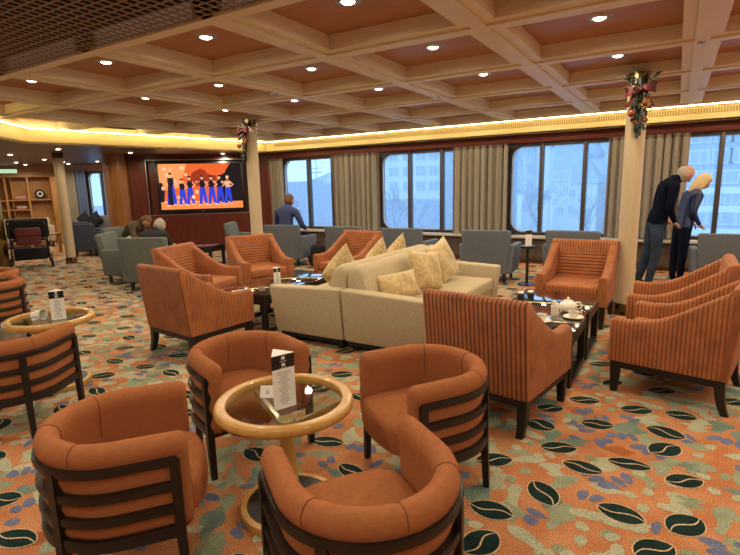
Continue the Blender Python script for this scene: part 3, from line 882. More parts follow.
def make_tub():
    root = empty('tub_chair', 'x', 'chair', (0, 0, 0), 0, 'orange tub chairs')
    b = MB()
    usweep(b, [(-.026, .26), (-.032, .42), (-.038, .52), (-.044, .56), (-.046, .590), (-.036, .615), (-.014, .628), (.008, .629), (.028, .618), (.040, .594), (.039, .564),
               (.026, .535), (.036, .50), (.022, .455), (.038, .40), (.022, .35), (.038, .305), (.020, .255), (-.02, .245)], (10, 18, 26), roundend=1)
    b.build('backrest', M['tub'], root, 70)
    s = MB(); lay = []
    out = []
    r = TR_ - .026
    for i in range(25):
        a = PI + PI * i / 24; out.append((r * math.cos(a), r * math.sin(a)))
    out.append((r, .12))
    for i in range(13):
        a = PI * i / 12; out.append((r * math.cos(a), .20 + .105 * math.sin(a) ** .7))
    out.append((-r, .12))
    for ins, z in ((.03, .268), (.006, .275), (0, .30), (0, .375), (.008, .395), (.03, .408), (.08, .414), (.16, .416)):
        lay.append([(x * (1 - ins / r), (y - .03) * (1 - ins / .28) + .03, z) for x, y in out])
    s.loft(lay); s.build('seat', M['tub'], root, 60)
    t = MB(); usweep(t, [(.020, .524), (.048, .524), (.052, .540), (.048, .556), (.020, .556)], L=TLn - .01); t.build('top_rail', M['dark'], root, 50)
    for z in (.425, .335):
        t = MB(); usweep(t, [(.026, z), (.048, z), (.052, z + .016), (.048, z + .032), (.026, z + .032)], L=TLn - .01); t.build('slat', M['dark'], root, 50)
    t = MB(); usweep(t, [(.010, .235), (.048, .235), (.052, .26), (.048, .282), (.010, .282)], L=TLn - .01); t.build('bottom_rail', M['dark'], root, 50)
    t = MB(); t.rbox(-.31, .31, TLn - .035, TLn - .008, .225, .265, .005, 2); t.build('front_rail', M['dark'], root)
    for i, q_ in ((10, 0), (18, 0), (26, 0)):
        P_, n_ = upath()[i]; t = MB()
        t.tube([(P_.x + n_.x * o, P_.y + n_.y * o, z) for o, z in ((-.033, .45), (-.0375, .52), (-.0435, .56), (-.0450, .590), (-.035, .6135), (-.014, .6262), (.008, .6272), (.027, .6165), (.0385, .594), (.0375, .566))], .0022, 6)
        t.build('seam', seamm, root)
    def leg(x, y, a, dx, dy, top=.55):
        Mx = Matrix.Rotation(a, 4, 'Z'); Mx.translation = (x, y, 0)
        t = MB(); h = .018
        t.hexa([(-h * .8 + dx, -h * .8 + dy, 0), (h * .8 + dx, -h * .8 + dy, 0), (h * .8 + dx, h * .8 + dy, 0), (-h * .8 + dx, h * .8 + dy, 0)],
               [(-h, -h, .26), (h, -h, .26), (h, h, .26), (-h, h, .26)], 0, Mx)
        t.hexa([(-h, -h, .26), (h, -h, .26), (h, h, .26), (-h, h, .26)], [(-h, -h, top), (h, -h, top), (h, h, top), (-h, h, top)], 0, Mx)
        t.build('leg', M['dark'], root)
    for sx in (-1, 1):
        leg(sx * (TR_ + .036), TLn - .020, 0, 0, .008, .540)
        a = R(46) * sx
        leg((TR_ + .036) * math.sin(a), -(TR_ + .036) * math.cos(a), a, 0, -.014, .538)
    return root
tub = make_tub()
TUBS = [(-.800, 1.262, 54, 'orange tub chair nearest the camera, its curved back filling the bottom centre'),
        (-1.841, 1.085, -38.4, 'orange tub chair at the lower left with dark slatted back toward the camera'),
        (-2.053, 1.967, -110.5, 'orange tub chair facing the camera behind the near round glass table'),
        (-1.018, 2.189, 146, 'orange tub chair right of the near round glass table, seat visible'),
        (-3.624, 1.448, 32, 'orange tub chair seen from behind in front of the left edge round table'),
        (-6.80, 2.62, 100, 'orange tub chair beyond the left edge round table, the more fully seen of two'),
        (-6.05, 2.33, 80, 'orange tub chair of which only a sliver shows above the left edge table')]
for i, (x, y, a, lb) in enumerate(TUBS):
    place(tub if i == 0 else copy_tree(tub), x, y, a, lb)

# ------------------------------------------------------------------ round glass tables
def make_round_table():
    root = empty('round_table', 'x', 'table', (0, 0, 0), 0, 'round glass tables')
    t = MB(); t.lathe([(.264, .515), (.300, .508), (.312, .516), (.315, .532), (.311, .549), (.302, .5555), (.272, .5555), (.265, .551)], 56, ring=True); t.build('rim', M['ring'], root, 50)
    t = MB(); t.lathe([(.0005, .528), (.267, .528), (.267, .536), (.0005, .536)], 48); t.build('glass_top', M['glass'], root)
    t = MB(); t.lathe([(.0005, .452), (.040, .452), (.044, .446), (.048, .40), (.040, .38), (.0005, .38)], 24); t.build('hub', M['brass'], root)
    for k in range(3):
        Mx = Matrix.Rotation(R(29 + 120 * k), 4, 'Z')
        t = MB(); t.hexa([(.03, -.010, .385), (.272, -.010, .490), (.272, .010, .490), (.03, .010, .385)], [(.03, -.010, .425), (.272, -.010, .520), (.272, .010, .520), (.03, .010, .425)], 0, Mx)
        t.build('spoke', M['ring'], root)
    t = MB(); t.lathe([(.033, .40), (.036, .32), (.044, .12), (.060, .045), (.060, .03)], 24); t.build('column', M['ring'], root, 50)
    t = MB(); t.lathe([(.0005, .036), (.205, .036), (.205, .0), (.0005, .0)], 40); t.build('base_disc', M['dark'], root)
    t = MB(); t.lathe([(.203, 0), (.232, 0), (.237, .018), (.230, .036), (.203, .038)], 48, ring=True); t.build('base_ring', M['ring'], root, 50)
    return root
rtab = make_round_table()
place(rtab, -1.467, 1.634, 14, 'round glass table with pale wooden rim in the foreground, ringed by tub chairs')
place(copy_tree(rtab), -4.122, 1.951, 40, 'round glass table with pale wooden rim at the left edge')

def txt(body, size, name, mt, parent, M_):
    cu = bpy.data.curves.new(name, 'FONT'); cu.body = body; cu.size = size; cu.align_x = 'CENTER'; cu.extrude = .0002
    o = bpy.data.objects.new(name, cu); COL.objects.link(o)
    dg = bpy.context.evaluated_depsgraph_get(); me = bpy.data.meshes.new_from_object(o.evaluated_get(dg))
    bpy.data.objects.remove(o)
    me.materials.clear(); me.materials.append(mt)
    q = link(name, me, parent); q.matrix_local = M_
    return q
def menu(x, y, z, a, label, h=.20, wd=.075, text=True):
    """three-sided standing drinks card with a black band at the top"""
    root = empty('menu_card', label, 'menu', (x, y, z), R(a), 'drinks menus on the tables')
    tri = [(wd * .58 * math.cos(R(-90 + 120 * k + 60)), wd * .58 * math.sin(R(-90 + 120 * k + 60))) for k in range(3)]
    def pr(s, z0, z1, mt, nm):
        q = MB(); q.prism([(p[0] * s, p[1] * s) for p in tri], z0, z1); return q.build(nm, mt, root)
    pr(1, 0, h * .74, M['white'], 'card_body')
    pr(1.012, h * .74, h * .86, M['blackp'], 'black_band'); pr(1.03, h * .868, h * .985, M['blackp'], 'black_cap'); pr(1.0, h * .985, h, M['white'], 'card_top')
    if text:
        t = MB()
        for k in range(3):
            p0, p1 = Vector(tri[k]), Vector(tri[(k + 1) % 3]); d = (p1 - p0).normalized(); nn = Vector((d.y, -d.x)) * .0006; wl = (p1 - p0).length
            for j in range(15):
                zz = h * (.08 + .042 * j); L_ = wl * (.25 + .35 * random.random()); c = (p0 + p1) / 2
                a_, b_ = c - d * L_ / 2 + nn, c + d * L_ / 2 + nn
                t.add([(a_.x, a_.y, zz), (b_.x, b_.y, zz), (b_.x, b_.y, zz + .0028), (a_.x, a_.y, zz + .0028)], [(0, 1, 2, 3)])
        t.build('printed_lines', M['ink'], root)
        for k in range(3):
            t = MB()
            p0, p1 = Vector(tri[k]), Vector(tri[(k + 1) % 3]); d = (p1 - p0).normalized(); nn = Vector((d.y, -d.x)) * .0022
            for zz in (h * .775, h * .895):
                c = (p0 + p1) / 2 + nn
                f_ = lambda u, v: (c.x + d.x * u, c.y + d.y * u, zz + v)
                t.add([f_(-.008, 0), f_(0, .006), f_(.008, 0), f_(.008, .016), f_(-.008, .016)], [(0, 1, 2, 3, 4)])
                t.add([f_(-.017, -.006), f_(.017, -.006), f_(.017, -.004), f_(-.017, -.004)], [(0, 1, 2, 3)])
            t.build('emblem', M['white'], root)
    return root
menu(-1.447, 1.594, .5365, 68, 'tall three-sided drinks menu standing on the near round glass table', .250, .108)
menu(-4.055, 1.985, .5365, 62, 'tall three-sided drinks menu standing on the left edge round table', .225, .098)
fc = empty('tent_card', 'small white folded card lying behind the menu on the near glass table', 'card', (-1.575, 1.645, .5365), R(28))
q = MB(); q.hexa([(-.035, -.022, 0), (.035, -.022, 0), (.035, .022, 0), (-.035, .022, 0)], [(-.035, -.003, .05), (.035, -.003, .05), (.035, .003, .05), (-.035, .003, .05)]); q.build('folded_card', M['white'], fc)
txt('A', .034, 'letter', M['ink'], fc, Matrix.Translation((0, -.0172, .012)) @ Matrix.Rotation(R(90 - 20.5), 4, 'X'))
cr = empty('paper_cup', 'white paper cup lying on its side on the left edge round table', 'cup', (-4.165, 1.885, .575), R(20))
q = MB(); q.lathe([(.0005, -.045), (.028, -.045), (.040, .05), (.038, .05), (.026, -.040), (.0005, -.040)], 8, M=Matrix.Rotation(R(82), 4, 'Y')); q.build('cup_wall', M['white'], cr, 20)
q = MB(); q.lathe([(.041, .046), (.043, .050), (.041, .054), (.038, .05)], 8, M=Matrix.Rotation(R(82), 4, 'Y'), ring=True); q.build('lip', M['white'], cr)

# ------------------------------------------------------------------ ribbed armchairs
AW, AD, AHB, AHA, AK, ABT = .705, .705, .839, .545, .065, .235
def make_armchair():
    root = empty('armchair', 'x', 'armchair', (0, 0, 0), 0, 'ribbed orange armchairs')
    w2, d2, t = AW / 2, AD / 2, .085
    prof = [(d2, AHA - .012), (d2 - .02, AHA), (.24, .537), (.14, .545), (.06, .570), (-.02, .607), (-.10, .655), (-.18, .708), (-.26, .760), (-.32, .798), (-.36, .818)]
    k = len(prof)
    for sx in (-1, 1):
        secs = []
        for i, (y, z) in enumerate(prof):
            yb = d2 - (2 * d2 - .05) * i / (k - 1)
            def P(o, f):      # o across thickness 0 outer..1 inner, f height fraction
                x = w2 - t * o; zz = ABT + (z - ABT) * f; yy = yb + (y - yb) * f
                return (sx * x, yy, zz)
            e = .020 / (z - ABT)
            s = [P(0, 0), P(0, .33), P(0, .66), P(0, 1 - 1.3 * e), P(.10, 1 - .45 * e), P(.30, 1), P(.70, 1), P(.90, 1 - .45 * e), P(1, 1 - 1.3 * e), P(1, .5), P(1, 0)]
            secs.append(s)
        q = MB(); q.loft(secs); q.build('arm', M['rib_y'], root, 50)
    def yb(f): return -d2 - AK * f
    secs = []
    for x in (-w2 + .002, -w2 + .012, -w2 + .05, 0, w2 - .05, w2 - .012, w2 - .002):
        ee = .012 if abs(x) > w2 - .01 else 0
        secs.append([(x, yb(0) + ee, ABT), (x, yb(.5) + ee, ABT + .30), (x, yb(.95) + ee, AHB - .03 - ee), (x, yb(1) + .018, AHB - .006 - ee), (x, yb(1) + .05, AHB - ee), (x, yb(1) + .085, AHB - .012 - ee),
                     (x, yb(1) + .10, AHB - .04), (x, yb(.5) + .11, ABT + .30), (x, yb(0) + .12, ABT)])
    q = MB(); q.loft(secs); q.build('backrest', M['rib_x'], root, 50)
    xi = w2 - t + .004
    secs = []
    for x in (-xi, -xi + .03, 0, xi - .03, xi):
        e = .02 if abs(x) > xi - .01 else 0
        secs.append([(x, -.24, .40), (x, -.235 - e, .43), (x, -.285 - e, .62), (x, -.322 - e, .795), (x, -.342, .826), (x, -.40, .822), (x, -.36, .60), (x, -.32, .40)])
    q = MB(); q.loft(secs); q.build('back_cushion', M['rib_z'], root, 60)
    q = MB(); q.rbox(-xi, xi, -.30, d2 - .012, .315, .430, .028, 3); q.build('seat_cushion', M['rib_s'], root, 60)
    q = MB(); q.rbox(-xi, xi, -.30, d2 - .02, ABT, .318, .008, 2); q.build('front_panel', M['rib_z'], root)
    q = MB(); q.box(-w2 + .012, w2 - .012, -d2 + .012, d2 - .012, .185, .236); q.build('base_rail', M['dark'], root)
    for sx in (-1, 1):
        for sy in (-1, 1):
            cx, cy = sx * (w2 - .042), sy * (d2 - .042)
            q = MB(); st = []
            for z, h, oy in ((.20, .030, 0), (.12, .027, -.006 if sy < 0 else 0), (.05, .023, -.022 if sy < 0 else .002), (0, .021, -.042 if sy < 0 else .004)):
                st.append([(cx + a * h, cy + b * h + oy, z) for a, b in ((-1, -1), (1, -1), (1, 1), (-1, 1))])
            q.loft(st); q.build('leg', M['dark'], root)
    return root
arm = make_armchair()
ARMS = [(-.938, 3.206, -9.5, 'ribbed orange armchair seen squarely from behind, right of the beige sofa'),
        (.082, 4.075, 79, 'ribbed orange armchair at the right edge, nearest one, seen from its side'),
        (.065, 5.01, 89, 'ribbed orange armchair at the right edge, behind the nearest one'),
        (-.862, 5.754, 178.6, 'ribbed orange armchair facing the camera beside the cream column, behind the tea table'),
        (-3.839, 3.165, -5.9, 'ribbed orange armchair seen from behind left of the beige sofa, nearest of that group'),
        (-4.904, 4.094, -77, 'ribbed orange armchair angled sideways just behind the nearest left one'),
        (-4.931, 5.157, -116, 'ribbed orange armchair facing the camera in front of the man by the window'),
        (-4.055, 6.042, 173, 'ribbed orange armchair facing the camera partly hidden behind the beige sofa')]
for i, (x, y, a, lb) in enumerate(ARMS):
    place(arm if i == 0 else copy_tree(arm), x, y, a, lb)

# ------------------------------------------------------------------ back-to-back sofas
def make_sofa():
    """front faces +x; back plane at x=0; length along y from 0 to 2.02"""
    root = empty('sofa', 'x', 'sofa', (0, 0, 0), 0, 'back-to-back oatmeal sofas')
    Ls, D = 2.02, .80
    for y0, y1 in ((0, .15), (Ls - .15, Ls)):
        s = -1 if y0 == 0 else 1
        def fl_(c, s=s):
            f = (c.z - .10) / .48
            return (c.x + (.035 * f if c.x > .4 else 0), c.y + s * .045 * f, c.z - (.03 * f if c.x > .4 else 0))
        q = MB(); q.rbox(.004, D, y0, y1, .10, .59, .022, 3, fn=fl_); q.build('arm', M['beige'], root)
    q = MB(); secs = []
    for y in (.09, .11, .17, Ls / 2, Ls - .17, Ls - .11, Ls - .09):
        e = .05 if y in (.09, Ls - .09) else (.015 if y in (.11, Ls - .11) else 0)
        secs.append([(.003, y, .10), (.003, y, .70 - e), (.012, y, .755 - e), (.045, y, .785 - e), (.10, y, .785 - e), (.140, y, .765 - e), (.165, y, .73 - e), (.25, y, .42), (.28, y, .10)])
    q.loft(secs); q.build('backrest', M['beige'], root, 50)
    q = MB(); q.rbox(.05, D - .03, .13, Ls - .13, .10, .30, .012, 2); q.build('seat_base', M['beige'], root)
    for y0, y1 in ((.152, Ls / 2 - .002), (Ls / 2 + .002, Ls - .152)):
        q = MB(); q.rbox(.22, D + .005, y0, y1, .295, .435, .03, 3); q.build('seat_cushion', M['beige'], root, 60)
    q = MB(); q.box(.02, D - .04, .03, Ls - .03, .06, .102); q.build('plinth', M['black'], root)
    for x in (.08, D - .09):
        for y in (.10, Ls - .10):
            q = MB(); q.rbox(x - .03, x + .03, y - .03, y + .03, 0, .07, .005, 1); q.build('leg', M['dark'], root)
    return root
sofa = make_sofa()
SY = 3.64
place(sofa, -2.512, SY, 0, 'oatmeal sofa facing right, nearer half of the back-to-back pair in the middle')
place(copy_tree(sofa), -2.520, SY + 2.02, 180, 'oatmeal sofa facing left, turned away behind its twin in the middle')

def pillow(name, cx, cy, cz, wd, ht, th, rot, label, mt=None, group='gold velvet cushions on the sofas'):
    n = 16; mb = MB(); top, bot = [], []
    for i in range(n + 1):
        for j in range(n + 1):
            u, v = -1 + 2 * i / n, -1 + 2 * j / n
            k = (max(0, 1 - u * u) * max(0, 1 - v * v)) ** .42
            pu = 1 - .10 * (1 - v * v) * abs(u) ** 2; pv = 1 - .10 * (1 - u * u) * abs(v) ** 2
            wr = 1 + .12 * math.sin(5 * u + 3 * v + cx * 7) * (1 - abs(u * v))
            top.append((u * pu * wd / 2, v * pv * ht / 2, th / 2 * k * wr)); bot.append((u * pu * wd / 2, v * pv * ht / 2, -th / 2 * k))
    def fs(flip, off):
        o = []
        for i in range(n):
            for j in range(n):
                f = [i * (n + 1) + j, (i + 1) * (n + 1) + j, (i + 1) * (n + 1) + j + 1, i * (n + 1) + j + 1]
                o.append([off + q for q in (reversed(f) if flip else f)])
        return o
    mb.add(top + bot, fs(False, 0) + fs(True, len(top)))
    o = mb.build(name, mt or M['gold'], None, 70)
    o.matrix_world = Matrix.Translation((cx, cy, cz)) @ rot
    return tag(o, label, 'cushion', group)
def prot(yaw_deg, lean_deg, spin=0):
    """pillow standing up: front face looks along yaw (deg from +x), leaning back by lean"""
    return Matrix.Rotation(R(yaw_deg), 4, 'Z') @ Matrix.Rotation(R(90 - lean_deg), 4, 'Y') @ Matrix.Rotation(R(90 + spin), 4, 'Z')
pillow('cushion', -2.185, 4.10, .565, .46, .27, .13, prot(-32, 28, 4), 'low oblong gold velvet cushion, nearest the camera on the oatmeal sofa')
pillow('cushion', -2.13, 4.60, .635, .43, .42, .15, prot(-18, 20, -8), 'square gold velvet cushion, middle of three on the oatmeal sofa')
pillow('cushion', -2.16, 5.12, .660, .46, .46, .15, prot(-8, 20, 14), 'square gold velvet cushion, farthest of three on the right-facing oatmeal sofa')
pillow('cushion', -2.93, 4.22, .655, .44, .44, .15, prot(180, 22, 40), 'gold velvet cushion poking up behind the sofa back, nearest of three')
pillow('cushion', -2.90, 4.90, .650, .44, .44, .15, prot(180, 22, 42), 'gold velvet cushion poking up behind the sofa back, middle of three')
pillow('cushion', -2.90, 5.38, .650, .44, .44, .15, prot(180, 22, 45), 'gold velvet cushion poking up behind the sofa back, farthest of three')

# ------------------------------------------------------------------ coffee tables
def make_coffee():
    root = empty('coffee_table', 'x', 'table', (0, 0, 0), 0, 'dark coffee tables')
    q = MB(); q.rbox(-.345, .345, -.345, .345, .405, .430, .004, 2); q.build('top', M['gloss'], root)
    q = MB(); q.box(-.335, .335, -.335, .335, .315, .4051); q.build('apron', M['dark'], root)
    for sx in (-1, 1):
        for sy in (-1, 1):
            q = MB(); q.rbox(sx * .335 - (.055 if sx > 0 else 0), sx * .335 + (.055 if sx < 0 else 0), sy * .335 - (.055 if sy > 0 else 0), sy * .335 + (.055 if sy < 0 else 0), 0, .316, .004, 1); q.build('leg', M['dark'], root)
        q = MB(); q.rbox(sx * .335 - (.05 if sx > 0 else 0), sx * .335 + (.05 if sx < 0 else 0), -.285, .285, .005, .045, .004, 1); q.build('runner', M['dark'], root)
    return root
ct = make_coffee()
place(ct, -.895, 4.03, 0, 'dark polished coffee table carrying the teapot, nearer of the right pair')
place(copy_tree(ct), -.885, 4.735, 0, 'dark polished coffee table just in front of the column-side armchair, farther of the right pair')
place(copy_tree(ct), -3.87, 4.05, 0, 'dark polished coffee table with a menu, nearer of the left pair by the sofa end')
place(copy_tree(ct), -3.87, 4.755, 0, 'dark polished coffee table reflecting the window, farther of the left pair')
ZT = .4305
tp = empty('teapot', 'cream china teapot on the dark coffee table', 'teapot', (-.70, 4.30, ZT), R(10))
q = MB(); q.lathe([(.0005, 0), (.045, 0), (.066, .018), (.072, .045), (.062, .074), (.040, .088), (.0005, .090)], 24); q.build('body', M['china'], tp, 60)
q = MB(); q.lathe([(.040, .087), (.036, .096), (.012, .103), (.008, .112), (.012, .120), (.0005, .124)], 18); q.build('lid', M['china'], tp, 60)
q = MB(); q.tube([(-.058, 0, .035), (-.085, 0, .045), (-.100, 0, .072), (-.118, 0, .085)], [.019, .015, .011, .009], 10); q.build('spout', M['china'], tp, 60)
q = MB(); q.tube([(.055, 0, .078), (.090, 0, .082), (.108, 0, .060), (.095, 0, .032), (.064, 0, .025)], .0075, 8); q.build('handle', M['china'], tp, 60)
def cup_saucer(x, y, label, a=0):
    s = MB(); s.lathe([(.0005, .0), (.045, .0), (.078, .012), (.076, .015), (.045, .005), (.0005, .005)], 24)
    o = s.build('saucer', M['china']); o.location = (x, y, ZT); tag(o, 'cream saucer under the ' + label, 'saucer')
    c = empty('teacup', label, 'cup', (x, y, ZT + .0055), R(a))
    q = MB(); q.lathe([(.0005, 0), (.026, 0), (.034, .015), (.041, .050), (.038, .050), (.030, .014), (.0005, .008)], 22); q.build('bowl', M['china'], c, 60)
    q = MB(); q.lathe([(.0005, .038), (.036, .038)], 20); q.build('tea', M['tea'], c)
    q = MB(); q.tube([(.038, 0, .042), (.060, 0, .042), (.062, 0, .022), (.036, 0, .016)], .005, 8); q.build('handle', M['china'], c, 60)
cup_saucer(-.625, 4.11, 'cream teacup beside the teapot', 20)
cup_saucer(-.83, 3.90, 'cream teacup partly hidden behind the armchair back', 60)
gl = empty('mug', 'straight cream mug standing left of the teapot', 'mug', (-.775, 4.16, ZT))
q = MB(); q.lathe([(.0005, 0), (.030, 0), (.033, .075), (.030, .075), (.028, .006), (.0005, .006)], 20); q.build('wall', M['china'], gl, 60)
q = MB(); q.tube([(.031, 0, .060), (.050, 0, .055), (.048, 0, .028), (.030, 0, .020)], .0045, 8); q.build('handle', M['china'], gl, 60)
for x, y, lb in ((-1.17, 4.62, 'left of two small dark jars at the table corner'), (-1.10, 4.70, 'right of two small dark jars at the table corner')):
    j = empty('jar', lb, 'jar', (x, y, ZT), 0, 'dark jars on the tea table')
    q = MB(); q.lathe([(.0005, 0), (.030, 0), (.032, .04), (.026, .05), (.0005, .05)], 16); q.build('body', M['blackp'], j)
    q = MB(); q.lathe([(.027, .05), (.028, .064), (.0005, .066)], 16); q.build('lid', M['white'], j)
menu(-3.765, 4.17, ZT, 75, 'drinks menu with black top standing on the left coffee table', .195, .085)
sb = empty('sugar_bowl', 'small shiny steel bowl by the menu on the left coffee table', 'bowl', (-3.66, 4.01, ZT))
q = MB(); q.lathe([(.0005, 0), (.025, 0), (.042, .022), (.038, .045), (.030, .052), (.0005, .056)], 18); q.build('bowl', M['steel'], sb, 60)
q = MB(); q.lathe([(.0005, .055), (.008, .056), (.008, .066), (.0005, .07)], 10); q.build('knob', M['steel'], sb)

# ------------------------------------------------------------------ slate lounge chairs
def make_lounge(mt, name, H=.81):
    root = empty('lounge_chair', 'x', 'armchair', (0, 0, 0), 0, name)
    def sec(x, e):
        return [(x * .86, -.275 + e, .15), (x * .93, -.325 + e, .45), (x, -.372 + e, H - .05), (x, -.370 + e, H - .012 - e), (x, -.345, H - e), (x, -.300, H - .004 - e), (x, -.280, H - .03), (x * .93, -.205, .45), (x * .86, -.15, .15)]
    q = MB(); q.loft([sec(x, e) for x, e in ((-.365, .02), (-.350, .006), (-.31, 0), (0, 0), (.31, 0), (.350, .006), (.365, .02))]); q.build('backrest', mt, root, 50)
    for s in (-1, 1):
        def fa_(c, s=s):
            f = (c.z - .15) / .44
            return (c.x + s * (.035 * f + (.02 if c.y > 0 else 0)), c.y + (.02 * f if c.y > 0 else 0), c.z + (-.015 if (c.y > 0 and f > .5) else 0))
        q = MB(); q.rbox(s * .335 - .05, s * .335 + .05, -.28, .33, .15, .59, .028, 3, fn=fa_); q.build('arm', mt, root, 60)
    q = MB(); q.rbox(-.29, .29, -.24, .325, .15, .30, .015, 2); q.build('seat_base', mt, root)
    q = MB(); q.rbox(-.288, .288, -.22, .35, .295, .43, .03, 3); q.build('seat_cushion', mt, root, 60)
    for x, y in ((-.27, -.22), (.27, -.22), (-.30, .26), (.30, .26)):
        q = MB(); q.loft([[(x * .98 + a * h, y + b * h, z) for a, b in ((-1, -1), (1, -1), (1, 1), (-1, 1))] for z, h in ((.155, .026), (0, .017))]); q.build('leg', M['dark'], root)
    return root
lc_ = make_lounge(M['blue'], 'slate lounge chairs along the windows')
LOUN = [(-6.45, 7.60, 14, 'slate lounge chair by the window with a man in it, right of the middle column'),
        (-4.98, 7.60, 4, 'empty slate lounge chair at the window, left of the orange armchair behind the sofa'),
        (-3.84, 7.58, 6, 'empty slate lounge chair at the second window, behind the sofa cushions'),
        (-2.42, 7.58, 7, 'slate lounge chair in front of the middle curtain'),
        (-1.22, 7.83, 2, 'slate lounge chair behind the column-side orange armchair'),
        (.64, 7.90, 0, 'slate lounge chair at the right edge in front of the standing couple')]
for i, (x, y, a, lb) in enumerate(LOUN): place(lc_ if i == 0 else copy_tree(lc_), x, y, a, lb)
lt = make_lounge(M['teal'], 'grey green lounge chairs by the television', .83)
LOT = [(-6.87, 4.86, 29, 'grey green lounge chair seen from behind with a grey haired person in it'),
       (-7.90, 5.10, -52, 'grey green lounge chair seen from its side at the left of the seated pair'),
       (-7.50, 7.50, -58, 'grey green lounge chair facing the window near the television corner'),
       (-8.95, 5.85, -60, 'grey green lounge chair under the man in the olive jacket')]
for i, (x, y, a, lb) in enumerate(LOT): place(lt if i == 0 else copy_tree(lt), x, y, a, lb)
st_ = pillow('cushion', -7.78, 5.07, .60, .42, .34, .12, prot(38, 18), 'grey striped cushion in the sideways grey green chair', mat('grey_stripe', (.22, .22, .20), .9, noise=.4, nscale=8, stretch=(1, 12, 1)), None)
ln = make_lounge(M['navy'], 'navy chairs in the library corner', .78)
place(ln, -13.05, 7.30, 25, 'navy chair seen from behind, just right of the left column')
place(copy_tree(ln), -12.05, 6.88, 20, 'navy chair seen from behind, left of the copper column')

def make_small_sofa(mt, L_, label, x, y, a, grp=None):
    root = empty('settee', label, 'sofa', (x, y, 0), R(a))
    h = L_ / 2
    q = MB(); q.rbox(-h, h, -.40, -.24, .15, .80, .04, 3); q.build('backrest', mt, root)
    for s in (-1, 1):
        q = MB(); q.rbox(s * h - (.14 if s > 0 else 0), s * h + (.14 if s < 0 else 0), -.245, .38, .15, .60, .03, 3); q.build('arm', mt, root)
    q = MB(); q.rbox(-h + .141, h - .141, -.245, .36, .15, .44, .04, 3); q.build('seat', mt, root)
    for sx in (-1, 1):
        for sy in (-.3, .3):
            q = MB(); q.rbox(sx * (h - .08) - .025, sx * (h - .08) + .025, sy - .025, sy + .025, 0, .155, .004, 1); q.build('leg', M['dark'], root)
    return root
make_small_sofa(M['cream'], 1.3, 'cream settee below the library bookcase behind the wheeled walker', -15.75, 7.15, -108)
p_ = WM @ Vector((2.15, -.62, 0))
make_small_sofa(mat('lilac_grey_fabric', (.15, .14, .17), .9), 1.9, 'lilac grey settee under the slanted library window', p_.x, p_.y, math.degrees(Wa) + 180)
for lx, lb in ((1.05, 'left black cushion on the lilac grey settee under the library window'), (1.42, 'right black cushion on the lilac grey settee under the library window')):
    p_ = WM @ Vector((lx, -.44, .70))
    pillow('cushion', p_.x, p_.y, p_.z, .40, .40, .10, prot(math.degrees(Wa) - 90, 12, 38), lb, M['black'], 'black cushions under the library window')
sd_t = empty('side_table', 'small wooden side table beside the cream settee', 'table', (-13.65, 6.62, 0), R(20))
q = MB(); q.rbox(-.25, .25, -.25, .25, .46, .50, .01, 2); q.build('top', M['oak'], sd_t)
for sx in (-1, 1):
    for sy in (-1, 1):
        q = MB(); q.rbox(sx * .21 - .03, sx * .21 + .03, sy * .21 - .03, sy * .21 + .03, 0, .461, .005, 1); q.build('leg', M['oak'], sd_t)
menu(-13.75, 6.55, .501, 30, 'drinks menu on the small wooden table in the library corner', .28, .15, False)

# pedestal table with a menu between two window chairs
pt = empty('pedestal_table', 'small round pedestal table between two slate chairs at the windows', 'table', (-1.80, 7.42, 0))
q = MB(); q.lathe([(.0005, .55), (.10, .55), (.105, .565), (.10, .58), (.0005, .58)], 24); q.build('top', M['blackp'], pt)
q = MB(); q.tube([(0, 0, .02), (0, 0, .551)], .022, 12); q.build('pole', M['blackp'], pt)
q = MB(); q.lathe([(.0005, 0), (.13, 0), (.13, .012), (.03, .03), (.0005, .03)], 20); q.build('base', M['blackp'], pt)
menu(-1.80, 7.40, .5805, 40, 'drinks menu with black top on the pedestal table by the window', .23, .10, False)

# ------------------------------------------------------------------ wheeled walker
wk = empty('walker', 'black wheeled walker with a dark red bag parked at the far left', 'walker', (-11.55, 5.28, 0), R(64)); wk.scale = (1.08, 1.08, 1.08)
for sx in (-1, 1):
    q = MB(); q.tube([(sx * .30, -.32, .10), (sx * .29, -.26, .55), (sx * .28, -.30, .86), (sx * .28, -.42, .90)], .016, 8); q.build('frame_tube', M['blackp'], wk)
    q = MB(); q.tube([(sx * .29, -.26, .55), (sx * .28, .05, .50), (sx * .27, .34, .12)], .016, 8); q.build('frame_tube', M['blackp'], wk)
    q = MB(); q.tube([(sx * .28, -.40, .895), (sx * .28, -.50, .895)], .022, 10); q.build('handgrip', M['blackp'], wk)
    q = MB(); q.tube([(sx * .28, -.42, .86), (sx * .28, -.50, .84)], .007, 6); q.build('brake_lever', M['steel'], wk)
    for y in (-.32, .34):
        wr = .10
        Mw = Matrix.Translation((sx * .30 + sx * .03, y, wr)) @ Matrix.Rotation(PI / 2, 4, 'Y')
        q = MB(); q.lathe([(.065, -.02), (.092, -.022), (.10, -.012), (.10, .012), (.092, .022), (.065, .02)], 22, M=Mw, ring=True); o = q.build('wheel', M['blackp'], wk)
        q = MB(); q.lathe([(.0005, -.012), (.068, -.012), (.068, .012), (.0005, .012)], 16, M=Mw); q.build('hub', M['steel'], o)
q = MB(); q.tube([(-.28, -.30, .84), (-.15, -.34, .88), (.15, -.34, .88), (.28, -.30, .84)], .02, 8); q.build('back_strap', M['black'], wk)
q = MB(); q.rbox(-.26, .26, -.26, .06, .50, .54, .012, 2); q.build('seat', M['black'], wk)
q = MB(); q.rbox(-.20, .20, -.42, -.29, .44, .74, .035, 3); bg_ = q.build('bag', M['redbag'], wk)
q = MB(); q.rbox(-.205, .205, -.435, -.28, .60, .76, .03, 3); q.build('flap', M['redbag'], bg_)
q = MB(); q.rbox(-.27, .27, -.24, .10, .14, .36, .03, 2); q.build('basket', M['black'], wk)
